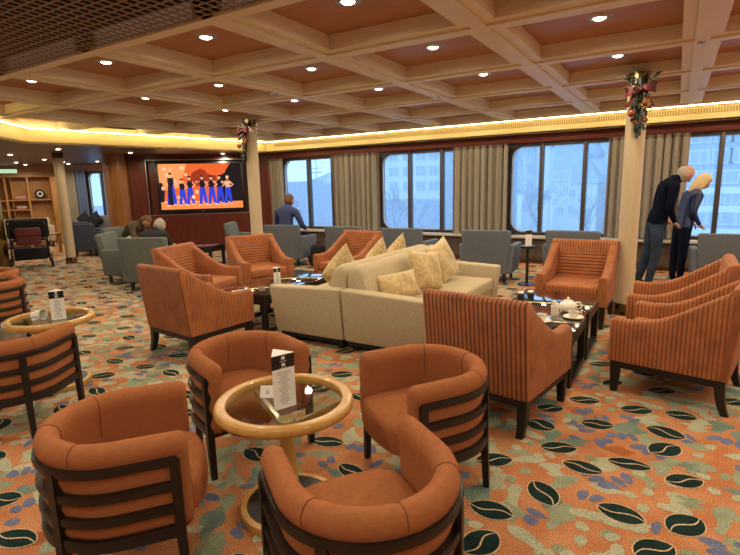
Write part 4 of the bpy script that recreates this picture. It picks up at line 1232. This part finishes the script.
q = MB(); q.rbox(-.34, .34, -.08, .03, .545, .92, .045, 3); q.build('draped_coat', M['black'], wk)

# ------------------------------------------------------------------ bag by the window chair
bgp = empty('backpack', 'black backpack on the floor beside the seated man by the window', 'bag', (-5.78, 7.62, 0), R(10))
q = MB(); q.rbox(-.16, .16, -.11, .11, 0, .42, .06, 3, fn=lambda c: (c.x * (1 - .18 * c.z / .42), c.y * (1 - .3 * c.z / .42), c.z)); q.build('body', M['black'], bgp, 60)
q = MB(); q.rbox(-.12, .12, -.15, -.10, .03, .24, .03, 3); q.build('pocket', M['black'], bgp, 60)
q = MB(); q.tube([(-.05, 0, .41), (-.03, 0, .46), (.03, 0, .46), (.05, 0, .41)], .010, 8); q.build('carry_loop', M['black'], bgp)

# ------------------------------------------------------------------ garlands on the columns
def garland(x, y, z, side, label, seed, sc=1.0, spread=1.0):
    random.seed(seed)
    root = empty('garland', label, 'garland', (x, y, z)); root.rotation_euler = (0, 0, R(side))
    # local: hangs on the side facing -y, top at z=0, going down
    fo = MB()
    Lg = .58 * sc
    for i in range(95):
        t = random.random() ** 1.25; wz = -t * Lg * .93 + .02
        hw = (.17 * spread * (1 - t) + .035) * sc
        bx = random.uniform(-hw, hw) * .55; by = -.115 - random.uniform(0, .05)
        d = Vector((bx * 4 / sc + random.uniform(-.5, .5), random.uniform(-.8, -.05), random.uniform(-1.1, .45 - t))).normalized()
        L_ = random.uniform(.055, .11) * sc; sd_ = d.cross(Vector((0, -1, .2))); sd_ = sd_.normalized() if sd_.length > .1 else Vector((1, 0, 0))
        nn = d.cross(sd_) * .008; wv = random.uniform(.014, .022) * sc
        b = Vector((bx, by, wz)); mid = b + d * L_ * .45
        tip = b + d * L_
        fo.add([b, mid + sd_ * wv, tip, mid - sd_ * wv, mid + nn, mid - nn], [(0, 1, 4), (1, 2, 4), (2, 3, 4), (3, 0, 4), (1, 0, 5), (2, 1, 5), (3, 2, 5), (0, 3, 5)])
    fo.tube([(0, -.11, .01), (.01, -.13, -.2 * sc), (-.01, -.13, -.4 * sc), (.0, -.12, -Lg)], [.03, .03, .02, .008], 8)
    fo.build('foliage', M['leafg'], root, 20)
    bw = MB()
    for s in (-1, 1):
        bw.loft([[(s * u * .14 * sc, -.17 - .03 * math.sin(PI * u) + dy, -.10 * sc + zz * (.25 + .9 * u) * .05 * sc + .012 * s) for dy, zz in ((0, -1), (0, 1), (.03 * math.sin(PI * min(1, u * 1.1)) + .004, 1), (.03 * math.sin(PI * min(1, u * 1.1)) + .004, -1))] for u in (0, .25, .5, .75, 1)])
        bw.loft([[(s * (.02 + .10 * u) * sc + dx * .02 * sc, -.17 + dy, (-.11 - .16 * u) * sc) for dx, dy in ((-1, 0), (1, 0), (1, .004), (-1, .004))] for u in (0, .4, .8, 1)])
    bw.ball((0, -.18, -.10 * sc), .024 * sc)
    bw.build('bow', M['redrib'], root, 60)
    for cx, cz, r_, mt in ((.05, -.25, .058, 'goldfl'), (-.075, -.335, .036, 'peach'), (-.04, -.43, .030, 'goldfl'), (.05, -.41, .036, 'redrib')):
        q = MB()
        if mt == 'peach': q.ball((cx * sc, -.185, cz * sc), r_ * sc, 14, 10); q.build('bauble', M[mt], root, 80)
        else:
            for k in range(6):
                a = R(60 * k); tip = Vector((cx * sc + r_ * sc * math.cos(a), -.19, cz * sc + r_ * sc * math.sin(a)))
                c = Vector((cx * sc, -.185, cz * sc)); s_ = Vector((-math.sin(a), 0, math.cos(a))) * r_ * .42 * sc; md = (c + tip) / 2
                q.add([c, md + s_ + Vector((0, -.008, 0)), tip, md - s_ + Vector((0, -.008, 0)), md + Vector((0, .012, 0))], [(0, 1, 2, 3), (1, 0, 4), (2, 1, 4), (3, 2, 4), (0, 3, 4)])
            fw = q.build('flower', M[mt], root, 30)
            q = MB(); q.ball((cx * sc, -.195, cz * sc), .012 * sc, 8, 6); q.build('flower_centre', M['redrib'] if mt != 'redrib' else M['goldfl'], fw)
garland(-.42, 6.20, 2.50, 12, 'Christmas garland with red bow and gold flower on the right-hand column', 3, 1.0)
garland(-5.93, 6.17, 2.50, -6, 'dark Christmas garland hanging on the column beside the television', 5, .98, .55)
random.seed(11)

# ------------------------------------------------------------------ people
def skin_body(nodes, edges, sub=2):
    """one continuous skinned surface along a jointed skeleton"""
    names = list(nodes); idx = {n: i for i, n in enumerate(names)}
    me = bpy.data.meshes.new('tmp')
    me.from_pydata([nodes[n][0] for n in names], [(idx[a], idx[b]) for a, b, _ in edges], [])
    o = bpy.data.objects.new('tmp', me); COL.objects.link(o)
    o.modifiers.new('skin', 'SKIN')
    sv = me.skin_vertices[0].data
    for n in names:
        r = nodes[n][1]; sv[idx[n]].radius = r if isinstance(r, tuple) else (r, r)
        sv[idx[n]].use_root = (n == 'pelvis')
    ss = o.modifiers.new('sub', 'SUBSURF'); ss.levels = sub; ss.render_levels = sub
    dg = bpy.context.evaluated_depsgraph_get(); ev = o.evaluated_get(dg); m2 = bpy.data.meshes.new_from_object(ev)
    vs = [v.co.copy() for v in m2.vertices]; fs = [list(p.vertices) for p in m2.polygons]
    bpy.data.objects.remove(o); bpy.data.meshes.remove(me); bpy.data.meshes.remove(m2)
    return vs, fs
def seg_d(p, a, b):
    ab = b - a; t = max(0, min(1, (p - a).dot(ab) / max(1e-9, ab.length_squared))); return (p - (a + ab * t)).length
def head_mesh(mb, Hm):
    """ellipsoid skull with jaw, nose, eyes, ears and mouth; faces +y"""
    n, k = 24, 18; secs = []
    for i in range(n):
        a = 2 * PI * i / n; col_ = []
        for j in range(k + 1):
            ph = PI * j / k; zz = -math.cos(ph); rr_ = max(math.sin(ph), 1e-3)
            x = math.cos(a) * rr_; y = math.sin(a) * rr_
            if zz < 0: x *= 1 + .34 * zz; y = y * (1 + .18 * zz) + .10 * (-zz)
            if y > 0: y *= .96
            if abs(zz + .02) < .16 and y > .5: y -= .05 * (1 - abs(x) * 1.2)
            col_.append((x * .076, y * .098, zz * .120))
        secs.append(col_)
    mb.loft(secs, False, True, False, 0, Hm)
    mb.loft([[(-.010, .088, .02), (.010, .088, .02), (0, .080, .025)], [(-.017, .094, -.032), (.017, .094, -.032), (0, .122, -.026)], [(-.010, .085, -.042), (.010, .085, -.042), (0, .100, -.042)]], mi=0, M=Hm)
    for s in (-1, 1):
        mb.ball((s * .030, .083, .012), (.013, .008, .008), 10, 6, 4, Hm)
        mb.loft([[(s * (.074 + .014 * e), -.012 + .020 * e + b, .0 + c) for b, c in ((-.012, -.03), (.012, -.032), (.018, .0), (.014, .026), (-.012, .03))] for e in (0, .6, 1)], mi=0, M=Hm)
    mb.ball((0, .089, -.062), (.024, .008, .006), 10, 6, 5, Hm)
def hair_mesh(kind, Hm, mt, parent):
    mb = MB(); n, k = 26, 20; secs = []
    for i in range(n):
        a = 2 * PI * i / n; col_ = []
        for j in range(k + 1):
            ph = PI * j / k; zz = -math.cos(ph); rr_ = max(math.sin(ph), 1e-3)
            x = math.cos(a) * rr_; y = math.sin(a) * rr_
            if kind == 'bald':  hairy = (-.42 < zz < .42 and y < .30)
            elif kind == 'short': hairy = (zz > .40 + .0 * y and y < .86) or (zz > -.45 and y < .12)
            else: hairy = (zz > .42 and y < .9) or (y < .35 and zz > -.98)
            s = 1.075 if hairy else .86
            if kind == 'long' and hairy:
                s = 1.16
            s *= 1 + .012 * math.sin(7 * a + 5 * zz)
            z2 = zz
            if kind == 'long' and zz < -.1 and y < .35: z2 = zz * 2.2 - .10; x *= 1.12 + .15 * (-zz); y *= 1 + .1 * (-zz)
            col_.append((x * .078 * s, y * .100 * s - (.004 if hairy else 0), z2 * .122 * (s if zz > 0 else 1.0)))
        secs.append(col_)
    mb.loft(secs, False, True, False, 0, Hm)
    return mb.build('hair', mt, parent, 70)
FING = ((-.028, .060, .0072), (-.010, .072, .0080), (.009, .068, .0078), (.026, .054, .0068))
def add_hand(nodes, edges, sd, wrist, d, side, tagm):
    """palm, four fingers of different lengths and a thumb from the side of the palm, gently curled"""
    d = d.normalized(); side = (side - d * side.dot(d)).normalized(); nrm = d.cross(side)
    pc = wrist + d * .055
    nodes[sd + 'palm'] = (pc, (.034, .017)); edges.append((sd + 'wrist', sd + 'palm', tagm))
    for i, (o, L_, r) in enumerate(FING):
        b = pc + side * o + d * .030; m_ = b + d * L_ * .55 + nrm * .012; e = m_ + d * L_ * .35 + nrm * .028
        nodes['%sf%da' % (sd, i)] = (b, r * 1.1); nodes['%sf%db' % (sd, i)] = (m_, r); nodes['%sf%dc' % (sd, i)] = (e, r * .8)
        edges += [(sd + 'palm', '%sf%da' % (sd, i), tagm), ('%sf%da' % (sd, i), '%sf%db' % (sd, i), tagm), ('%sf%db' % (sd, i), '%sf%dc' % (sd, i), tagm)]
    b = pc - side * .036 - d * .01; e = b - side * .018 + d * .038 + nrm * .02
    nodes[sd + 'ta'] = (b, .011); nodes[sd + 'tb'] = (e, .008)
    edges += [(sd + 'palm', sd + 'ta', tagm), (sd + 'ta', sd + 'tb', tagm)]
def person(label, pos, a, J, mats, hair, hairmat, headpitch, headyaw=0, group=None, sc=1.0, cloth=('top', 'bottom')):
    """J: joint positions in a local frame facing +y"""
    V = lambda t: Vector(t) * sc
    nodes, edges = {}, []
    def N(n, r): nodes[n] = (V(J[n]), tuple(x * sc for x in r) if isinstance(r, tuple) else r * sc)
    N('pelvis', (.150, .105)); N('waist', (.145, .105)); N('chest', (.160, .115)); N('upper', (.130, .095)); N('neck', (.056, .058)); N('skull', (.05, .05))
    edges += [('pelvis', 'waist', 'top'), ('waist', 'chest', 'top'), ('chest', 'upper', 'top'), ('upper', 'neck', 'top'), ('neck', 'skull', 'skin')]
    for s in 'LR':
        N(s + 'sh', (.074, .072)); N(s + 'el', .052); N(s + 'wrist', .034)
        edges += [('upper', s + 'sh', 'top'), (s + 'sh', s + 'el', 'top'), (s + 'el', s + 'wrist', 'top')]
        add_hand(nodes, edges, s, nodes[s + 'wrist'][0], nodes[s + 'wrist'][0] - nodes[s + 'el'][0], Vector((0, 0, 1)) if J.get('palm') == 'v' else Vector((1 if s == 'L' else -1, 0, 0)), 'skin')
        N(s + 'hip', (.098, .100)); N(s + 'kn', (.066, .068)); N(s + 'an', (.050, .052)); N(s + 'toe', (.042, .030))
        edges += [('pelvis', s + 'hip', 'bottom'), (s + 'hip', s + 'kn', 'bottom'), (s + 'kn', s + 'an', 'bottom'), (s + 'an', s + 'toe', 'shoe')]
    vs, fs = skin_body(nodes, edges, 2)
    segs = [(nodes[x][0], nodes[y][0], (max(nodes[x][1]) if isinstance(nodes[x][1], tuple) else nodes[x][1]), t) for x, y, t in edges]
    mid = {'skin': 0, 'top': 1, 'bottom': 2, 'shoe': 3}
    mb = MB()
    mi = []
    for f in fs:
        c = sum((vs[i] for i in f), Vector()) / len(f)
        t = min(segs, key=lambda q: seg_d(c, q[0], q[1]) - q[2] * .75)[3]
        if t == 'bottom' and c.z > J['pelvis'][2] * sc - .02 and 'sit' not in J: t = 'top'
        mi.append(mid[t])
    mb.add(vs, fs); mb.m = mi
    Hm = Matrix.Translation(V(J['skull'])) @ Matrix.Rotation(R(headyaw), 4, 'Z') @ Matrix.Rotation(R(-headpitch), 4, 'X') @ Matrix.Translation((0, .015, .045)) @ Matrix.Scale(sc, 4)
    head_mesh(mb, Hm)
    o = mb.build('person', [M['skin'], mats[0], mats[1], M['shoe'], M['eye'], M['lip']], None, 80)
    o.location = pos; o.rotation_euler = (0, 0, R(a))
    tag(o, label, 'person', group)
    hair_mesh(hair, Hm, hairmat, o)
    # collar
    q = MB(); nk = V(J['neck']); up_ = V(J['upper'])
    ax = (nk - up_).normalized(); q0 = ax.to_track_quat('Z', 'Y').to_matrix().to_4x4()
    q.lathe([(.060 * sc, -.035), (.074 * sc, -.03), (.070 * sc, .012), (.060 * sc, .012)], 20, M=Matrix.Translation(nk) @ q0, ring=True)
    q.build('collar', mats[0], o, 60)
    return o
STAND = dict(pelvis=(0, 0, .93), waist=(0, .03, 1.06), chest=(0, .085, 1.26), upper=(0, .13, 1.41), neck=(0, .205, 1.49), skull=(0, .265, 1.53),
             Lsh=(-.195, .115, 1.385), Rsh=(.195, .115, 1.385), Lel=(-.235, .06, 1.11), Rel=(.235, .06, 1.11), Lwrist=(-.15, .17, .96), Rwrist=(.17, .15, .95),
             Lhip=(-.095, -.01, .86), Rhip=(.095, -.01, .86), Lkn=(-.10, -.05, .48), Rkn=(.10, -.02, .48), Lan=(-.11, -.15, .075), Ran=(.10, -.09, .075), Ltoe=(-.13, .01, .032), Rtoe=(.13, .07, .032))
person('balding man in a dark navy jumper and jeans standing with bowed head at the window', (-.20, 7.88, 0), -68, STAND, (M['navyj'], M['jean']), 'bald', M['white_hair'], 48, -6, sc=1.0)
WST = dict(STAND); WST.update(chest=(0, .07, 1.25), upper=(0, .11, 1.39), neck=(0, .150, 1.475), skull=(0, .185, 1.53), Lsh=(-.165, .10, 1.37), Rsh=(.165, .10, 1.37), Lel=(-.20, .03, 1.11), Rel=(.20, .03, 1.11), Lwrist=(-.13, .15, .98), Rwrist=(.15, .14, .96),
           Lan=(-.09, -.06, .075), Ran=(.09, -.03, .075), Ltoe=(-.10, .09, .032), Rtoe=(.11, .12, .032))
person('blonde woman in a blue quilted jacket and dark trousers standing beside the balding man', (.12, 8.38, 0), -66, WST, (M['quilt'], M['trous']), 'long', M['blond'], 34, 0, sc=.92)
SIT = dict(sit=1, pelvis=(0, -.10, .53), waist=(0, -.11, .68), chest=(0, -.09, .85), upper=(0, -.05, .99), neck=(0, -.01, 1.075), skull=(0, .025, 1.125),
           Lsh=(-.19, -.05, .975), Rsh=(.19, -.05, .975), Lel=(-.27, .02, .72), Rel=(.27, .02, .72), Lwrist=(-.20, .24, .65), Rwrist=(.20, .24, .65),
           Lhip=(-.10, -.02, .52), Rhip=(.10, -.02, .52), Lkn=(-.13, .42, .50), Rkn=(.13, .42, .50), Lan=(-.13, .44, .075), Ran=(.13, .44, .075), Ltoe=(-.14, .60, .032), Rtoe=(.14, .60, .032))
person('person in a blue jacket sitting with their back to us at the left window', (-6.45, 7.60, 0), 8, SIT, (M['blues'], M['trous']), 'short', M['brownh'], 12, -8, sc=1.07)
LEAN = dict(SIT); LEAN.update(waist=(0, -.06, .66), chest=(0, .06, .79), upper=(.02, .18, .87), neck=(.03, .27, .90), skull=(.035, .33, .915),
            Lsh=(-.17, .17, .86), Rsh=(.21, .17, .86), Lel=(-.24, .22, .62), Rel=(.27, .24, .62), Lwrist=(-.12, .42, .58), Rwrist=(.14, .44, .58))
person('man in an olive brown jacket bending forward in his seat below the television', (-8.95, 5.85, 0), -62, LEAN, (M['olive'], M['trous']), 'short', M['brownh'], 50, 0)
LEAN2 = dict(SIT); LEAN2.update(waist=(0, -.09, .62), chest=(0, -.05, .74), upper=(.01, .01, .83), neck=(.02, .07, .885), skull=(.025, .105, .915), Lsh=(-.17, .0, .815), Rsh=(.18, .0, .815), Lel=(-.22, .10, .60), Rel=(.22, .10, .60), Lwrist=(-.12, .30, .60), Rwrist=(.12, .30, .60))
person('grey haired person with a black collar leaning forward in the grey green chair', (-6.95, 4.95, 0), 20, LEAN2, (M['black'], M['trous']), 'short', M['grey'], 32, 0)
lt_ = copy_tree(ct); place(lt_, -8.0, 6.75, 25, 'dark coffee table in front of the seated pair, mostly hidden')

# ------------------------------------------------------------------ outside the windows
STONE = [mat('hazed_render_wall', (.56, .60, .66), .9), mat('hazed_brick_wall', (.30, .35, .44), .9, noise=.15, nscale=2), mat('hazed_stone', (.66, .68, .70), .9), mat('hazed_slate_roof', (.30, .36, .46), .8), mat('hazed_white_band', (.74, .76, .78), .9)]  # outdoor haze is put into these pale, bluish, low-contrast colours
PANE = mat('hazed_window_pane', (.30, .38, .50), .3); FR = mat('hazed_window_frame', (.68, .70, .73), .8)  # panes and frames also paled to carry the haze
gq = MB(); gq.add([(-260, 12, -5.5), (120, 12, -5.5), (120, 420, -5.5), (-260, 420, -5.5)], [(0, 1, 2, 3)])
gq.add([(-260, -120, -5.5), (-22, -120, -5.5), (-22, 12, -5.5), (-260, 12, -5.5)], [(0, 1, 2, 3)])
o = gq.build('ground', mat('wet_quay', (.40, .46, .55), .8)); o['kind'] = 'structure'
hl = MB()
for x, y, hx, hz in ((-70, 330, 90, 34), (10, 330, 60, 24), (-170, 320, 90, 26)):
    hl.ball((x, y, -8), (hx, 30, hz), 28, 10)
o = hl.build('hill', mat('hazed_wooded_hill', (.26, .33, .42), .95, noise=.2, nscale=.2)); tag(o, 'hazy wooded hills on the horizon beyond the town', 'hill')  # blue distance haze mixed into the hill colour
def block(label, x0, x1, Y, dep, z0, z1, wallm, wins, roof=None, bands=()):
    root = empty('building', label, 'building', ((x0 + x1) / 2, Y, z0))
    cx = (x0 + x1) / 2
    q = MB(); q.box(x0 - cx, x1 - cx, 0, dep, 0, z1 - z0); q.build('walls', wallm, root)
    for zb0, zb1, mt in bands:
        q = MB(); q.box(x0 - cx - .1, x1 - cx + .1, -.25, 0, zb0 - z0, zb1 - z0); q.build('band', mt, root)
    if roof:
        q = MB(); w_ = (x1 - x0) / 2
        q.hexa([(-w_ - .3, -.3, z1 - z0), (w_ + .3, -.3, z1 - z0), (w_ + .3, dep, z1 - z0), (-w_ - .3, dep, z1 - z0)], [(-w_ * roof[1], dep * .4, z1 - z0 + roof[0]), (w_ * roof[1], dep * .4, z1 - z0 + roof[0]), (w_ * roof[1], dep * .6, z1 - z0 + roof[0]), (-w_ * roof[1], dep * .6, z1 - z0 + roof[0])])
        q.build('roof', STONE[3], root)
    for wx, wz, ww, wh in wins:
        q = MB(); q.box(wx - cx - ww / 2 - .12, wx - cx + ww / 2 + .12, -.10, .05, wz - z0 - .12, wz - z0 + wh + .12); f_ = q.build('window', FR, root)
        q = MB(); q.box(wx - cx - ww / 2, wx - cx - .06, -.13, -.09, wz - z0, wz - z0 + wh); q.box(wx - cx + .06, wx - cx + ww / 2, -.13, -.09, wz - z0, wz - z0 + wh); q.build('pane', PANE, f_)
    return root
# right: office block
ws = [(x, z, 1.5, 1.15) for z in (4.9, 2.9, 6.9) for x in (-1.0, 1.7, 3.6, 4.9, 6.8, 9.0, 11)] + [(x, z, 1.0, .85) for z in (-1.0,) for x in (1.8, 3.2, 4.6, 5.8, 7.4, 9.2)] + [(x, z, 2.0, 1.1) for z in (.95, -3.0) for x in (1.6, 3.9, 6.2, 8.5, 10.8)]
block('grey office block with bands of windows seen through the right window', -3.2, 24, 60, 15, -5.5, 12, STONE[1], ws, None, ((-.1, .55, STONE[4]), (-1.9, -1.25, STONE[4]), (-4.2, -3.5, STONE[4])))
# middle window: grey block, pale turreted block, church with two towers
ws = [(x, z, .6, 1.0) for x in (-18.6, -17.6, -16.6, -15.6) for z in (4.3, 2.4, .6, -1.2)]
block('plain grey block at the left of the middle window', -20.8, -15.3, 52, 5.5, -5.5, 9, STONE[1], ws)
ws = [(x, z, .5, 1.0) for x in (-14.1, -13.1) for z in (4.2, 2.5, .8, -.8)] + [(x, z, .5, .9) for x in (-11.2, -10.2) for z in (1.6, .2, -1.2)]
tb_ = block('pale stone corner house with round turret in the middle window', -14.9, -12.4, 58, 3.5, -5.5, 5.4, STONE[2], ws, (1.2, .4))
q = MB(); q.lathe([(.75, 0), (.75, 11.4), (.85, 11.5), (.6, 12.2), (.05, 12.9)], 18, c=(.9, -.2, 0)); q.build('turret', STONE[2], tb_, 30)
block('long pale house with sloping slate roof right of the turret', -12.3, -7.6, 62, 6.5, -5.5, 1.2, STONE[2], [(x, z, .6, .9) for x in (-11.4, -10.2, -9.0) for z in (-.4, -2.2)], (3.0, .35))
ch = empty('church', 'white church with two onion-topped towers in the middle window', 'church', (-7.2, 71, -5.5))
q = MB(); q.box(-3.0, 3.0, 0, 9, 0, 6.2); q.hexa([(-3.2, -.2, 6.2), (3.2, -.2, 6.2), (3.2, 9, 6.2), (-3.2, 9, 6.2)], [(-.05, .5, 8.6), (.05, .5, 8.6), (.05, 8.5, 8.6), (-.05, 8.5, 8.6)]); q.build('nave', STONE[2], ch)
for tx in (-1.7, 1.5):
    q = MB(); q.box(tx - .85, tx + .85, -1.2, .5, 0, 9.6); q.box(tx - 1.0, tx + 1.0, -1.35, .65, 6.2, 6.5); q.box(tx - 1.0, tx + 1.0, -1.35, .65, 9.3, 9.6)
    tw_ = q.build('tower', STONE[2], ch)
    q = MB(); q.lathe([(.78, 9.6), (.95, 10.1), (.80, 10.7), (.35, 11.1), (.32, 11.7), (.42, 11.9), (.10, 12.5), (.04, 13.2)], 16, c=(tx, -.35, 0)); q.build('onion_cap', STONE[3], tw_, 50)
    for zz in (7.0, 4.4):
        q = MB(); q.box(tx - .22, tx + .22, -1.26, -1.15, zz, zz + 1.5); q.build('opening', PANE, tw_)
# second window: pale apartment grid
ws = [(x, z, 1.3, 1.2) for z in (6.6, 4.6, 2.6, .7) for x in (-36.4, -34.6, -32.4, -30.3, -28.4, -26.6)]
block('pale apartment block with a grid of windows in the second window', -38, -25.6, 60, 14, -5.5, 9.5, STONE[2], ws, None, ((-5.4, -.4, STONE[1]),))
block('narrow dark block right of the pale apartment grid', -25.5, -21, 64, 14, -5.5, 9, STONE[1], [(x, z, .9, .9) for x in (-24.4, -23) for z in (5.4, 3.6, 1.8, 0)])
# left window: long low shed with a glazed gable
sh = block('long low quay building with flat roof in the left window', -95, -45, 62, 15, -5.5, 2.4, STONE[1], [])
gb = empty('glass_hall', 'pale triangular glass hall roof in the left window', 'building', (-41, 60.5, 2.0))
q = MB(); q.hexa([(-3.5, 0, -7.4), (1.5, 0, -7.4), (1.5, 8, -7.4), (-3.5, 8, -7.4)], [(-3.4, 0, 0), (1.5, 0, 0), (1.5, 8, 0), (-3.4, 8, 0)]); q.build('hall', STONE[1], gb)
q = MB(); q.hexa([(-3.4, 0, 0), (1.5, 0, 0), (1.5, 8, 0), (-3.4, 8, 0)], [(.6, 0, 4.4), (1.5, 0, 4.4), (1.5, 8, 4.4), (.6, 8, 4.4)]); q.build('sloping_roof', STONE[0], gb)
mst = empty('ship_mast', 'distant ship mast with a cross arm above the quay building', 'mast', (-47.5, 63, 2.4))
q = MB(); q.tube([(0, 0, 0), (0, 0, 4.2)], [.10, .04], 8); q.build('pole', STONE[3], mst)
q = MB(); q.tube([(-1.4, 0, 1.9), (1.4, 0, 1.9)], .06, 6); q.build('yard', STONE[3], mst)
q = MB(); q.tube([(-1.9, 0, 1.2), (1.0, 0, 1.3)], .10, 6); q.build('platform', STONE[3], mst)

def bare_tree(x, y, h, label, seed):
    rd = random.Random(seed); mb = MB()
    def br(p, d, L_, r, lv):
        mid = p + d * L_ * .5 + Vector((rd.uniform(-1, 1), rd.uniform(-1, 1), 0)) * L_ * .05
        e = p + d * L_
        mb.tube([p, mid, e], [r, r * .85, r * .7], 5, caps=False)
        if lv == 0: return
        for k in range(3 if lv > 1 else 4):
            nd = (d + Vector((rd.uniform(-1, 1), rd.uniform(-1, 1), rd.uniform(-.1, .7))) * .62).normalized()
            br(p + d * L_ * rd.uniform(.55, 1), nd, L_ * rd.uniform(.55, .8), r * .6, lv - 1)
    br(Vector((0, 0, 0)), Vector((0, 0, 1)), h * .32, h * .016, 5)
    o = mb.build('bare_tree', bark, None, 80); o.location = (x, y, -5.5)
    return tag(o, label, 'tree', 'bare trees outside')
bark = mat('hazed_bark', (.20, .24, .31), .9)  # bark colour paled and blued for haze
bare_tree(-9.6, 44, 9.0, 'bare winter tree in the centre pane of the middle window', 2)
bare_tree(-6.4, 48, 7.5, 'bare winter tree in front of the church towers', 4)
bare_tree(-27.0, 50, 9.0, 'bare winter tree in front of the pale apartment block', 6)
bare_tree(-22.6, 46, 8.0, 'bare winter tree before the narrow dark block', 8)
bare_tree(-40.0, 48, 7.5, 'bare winter tree in front of the quay building', 9)
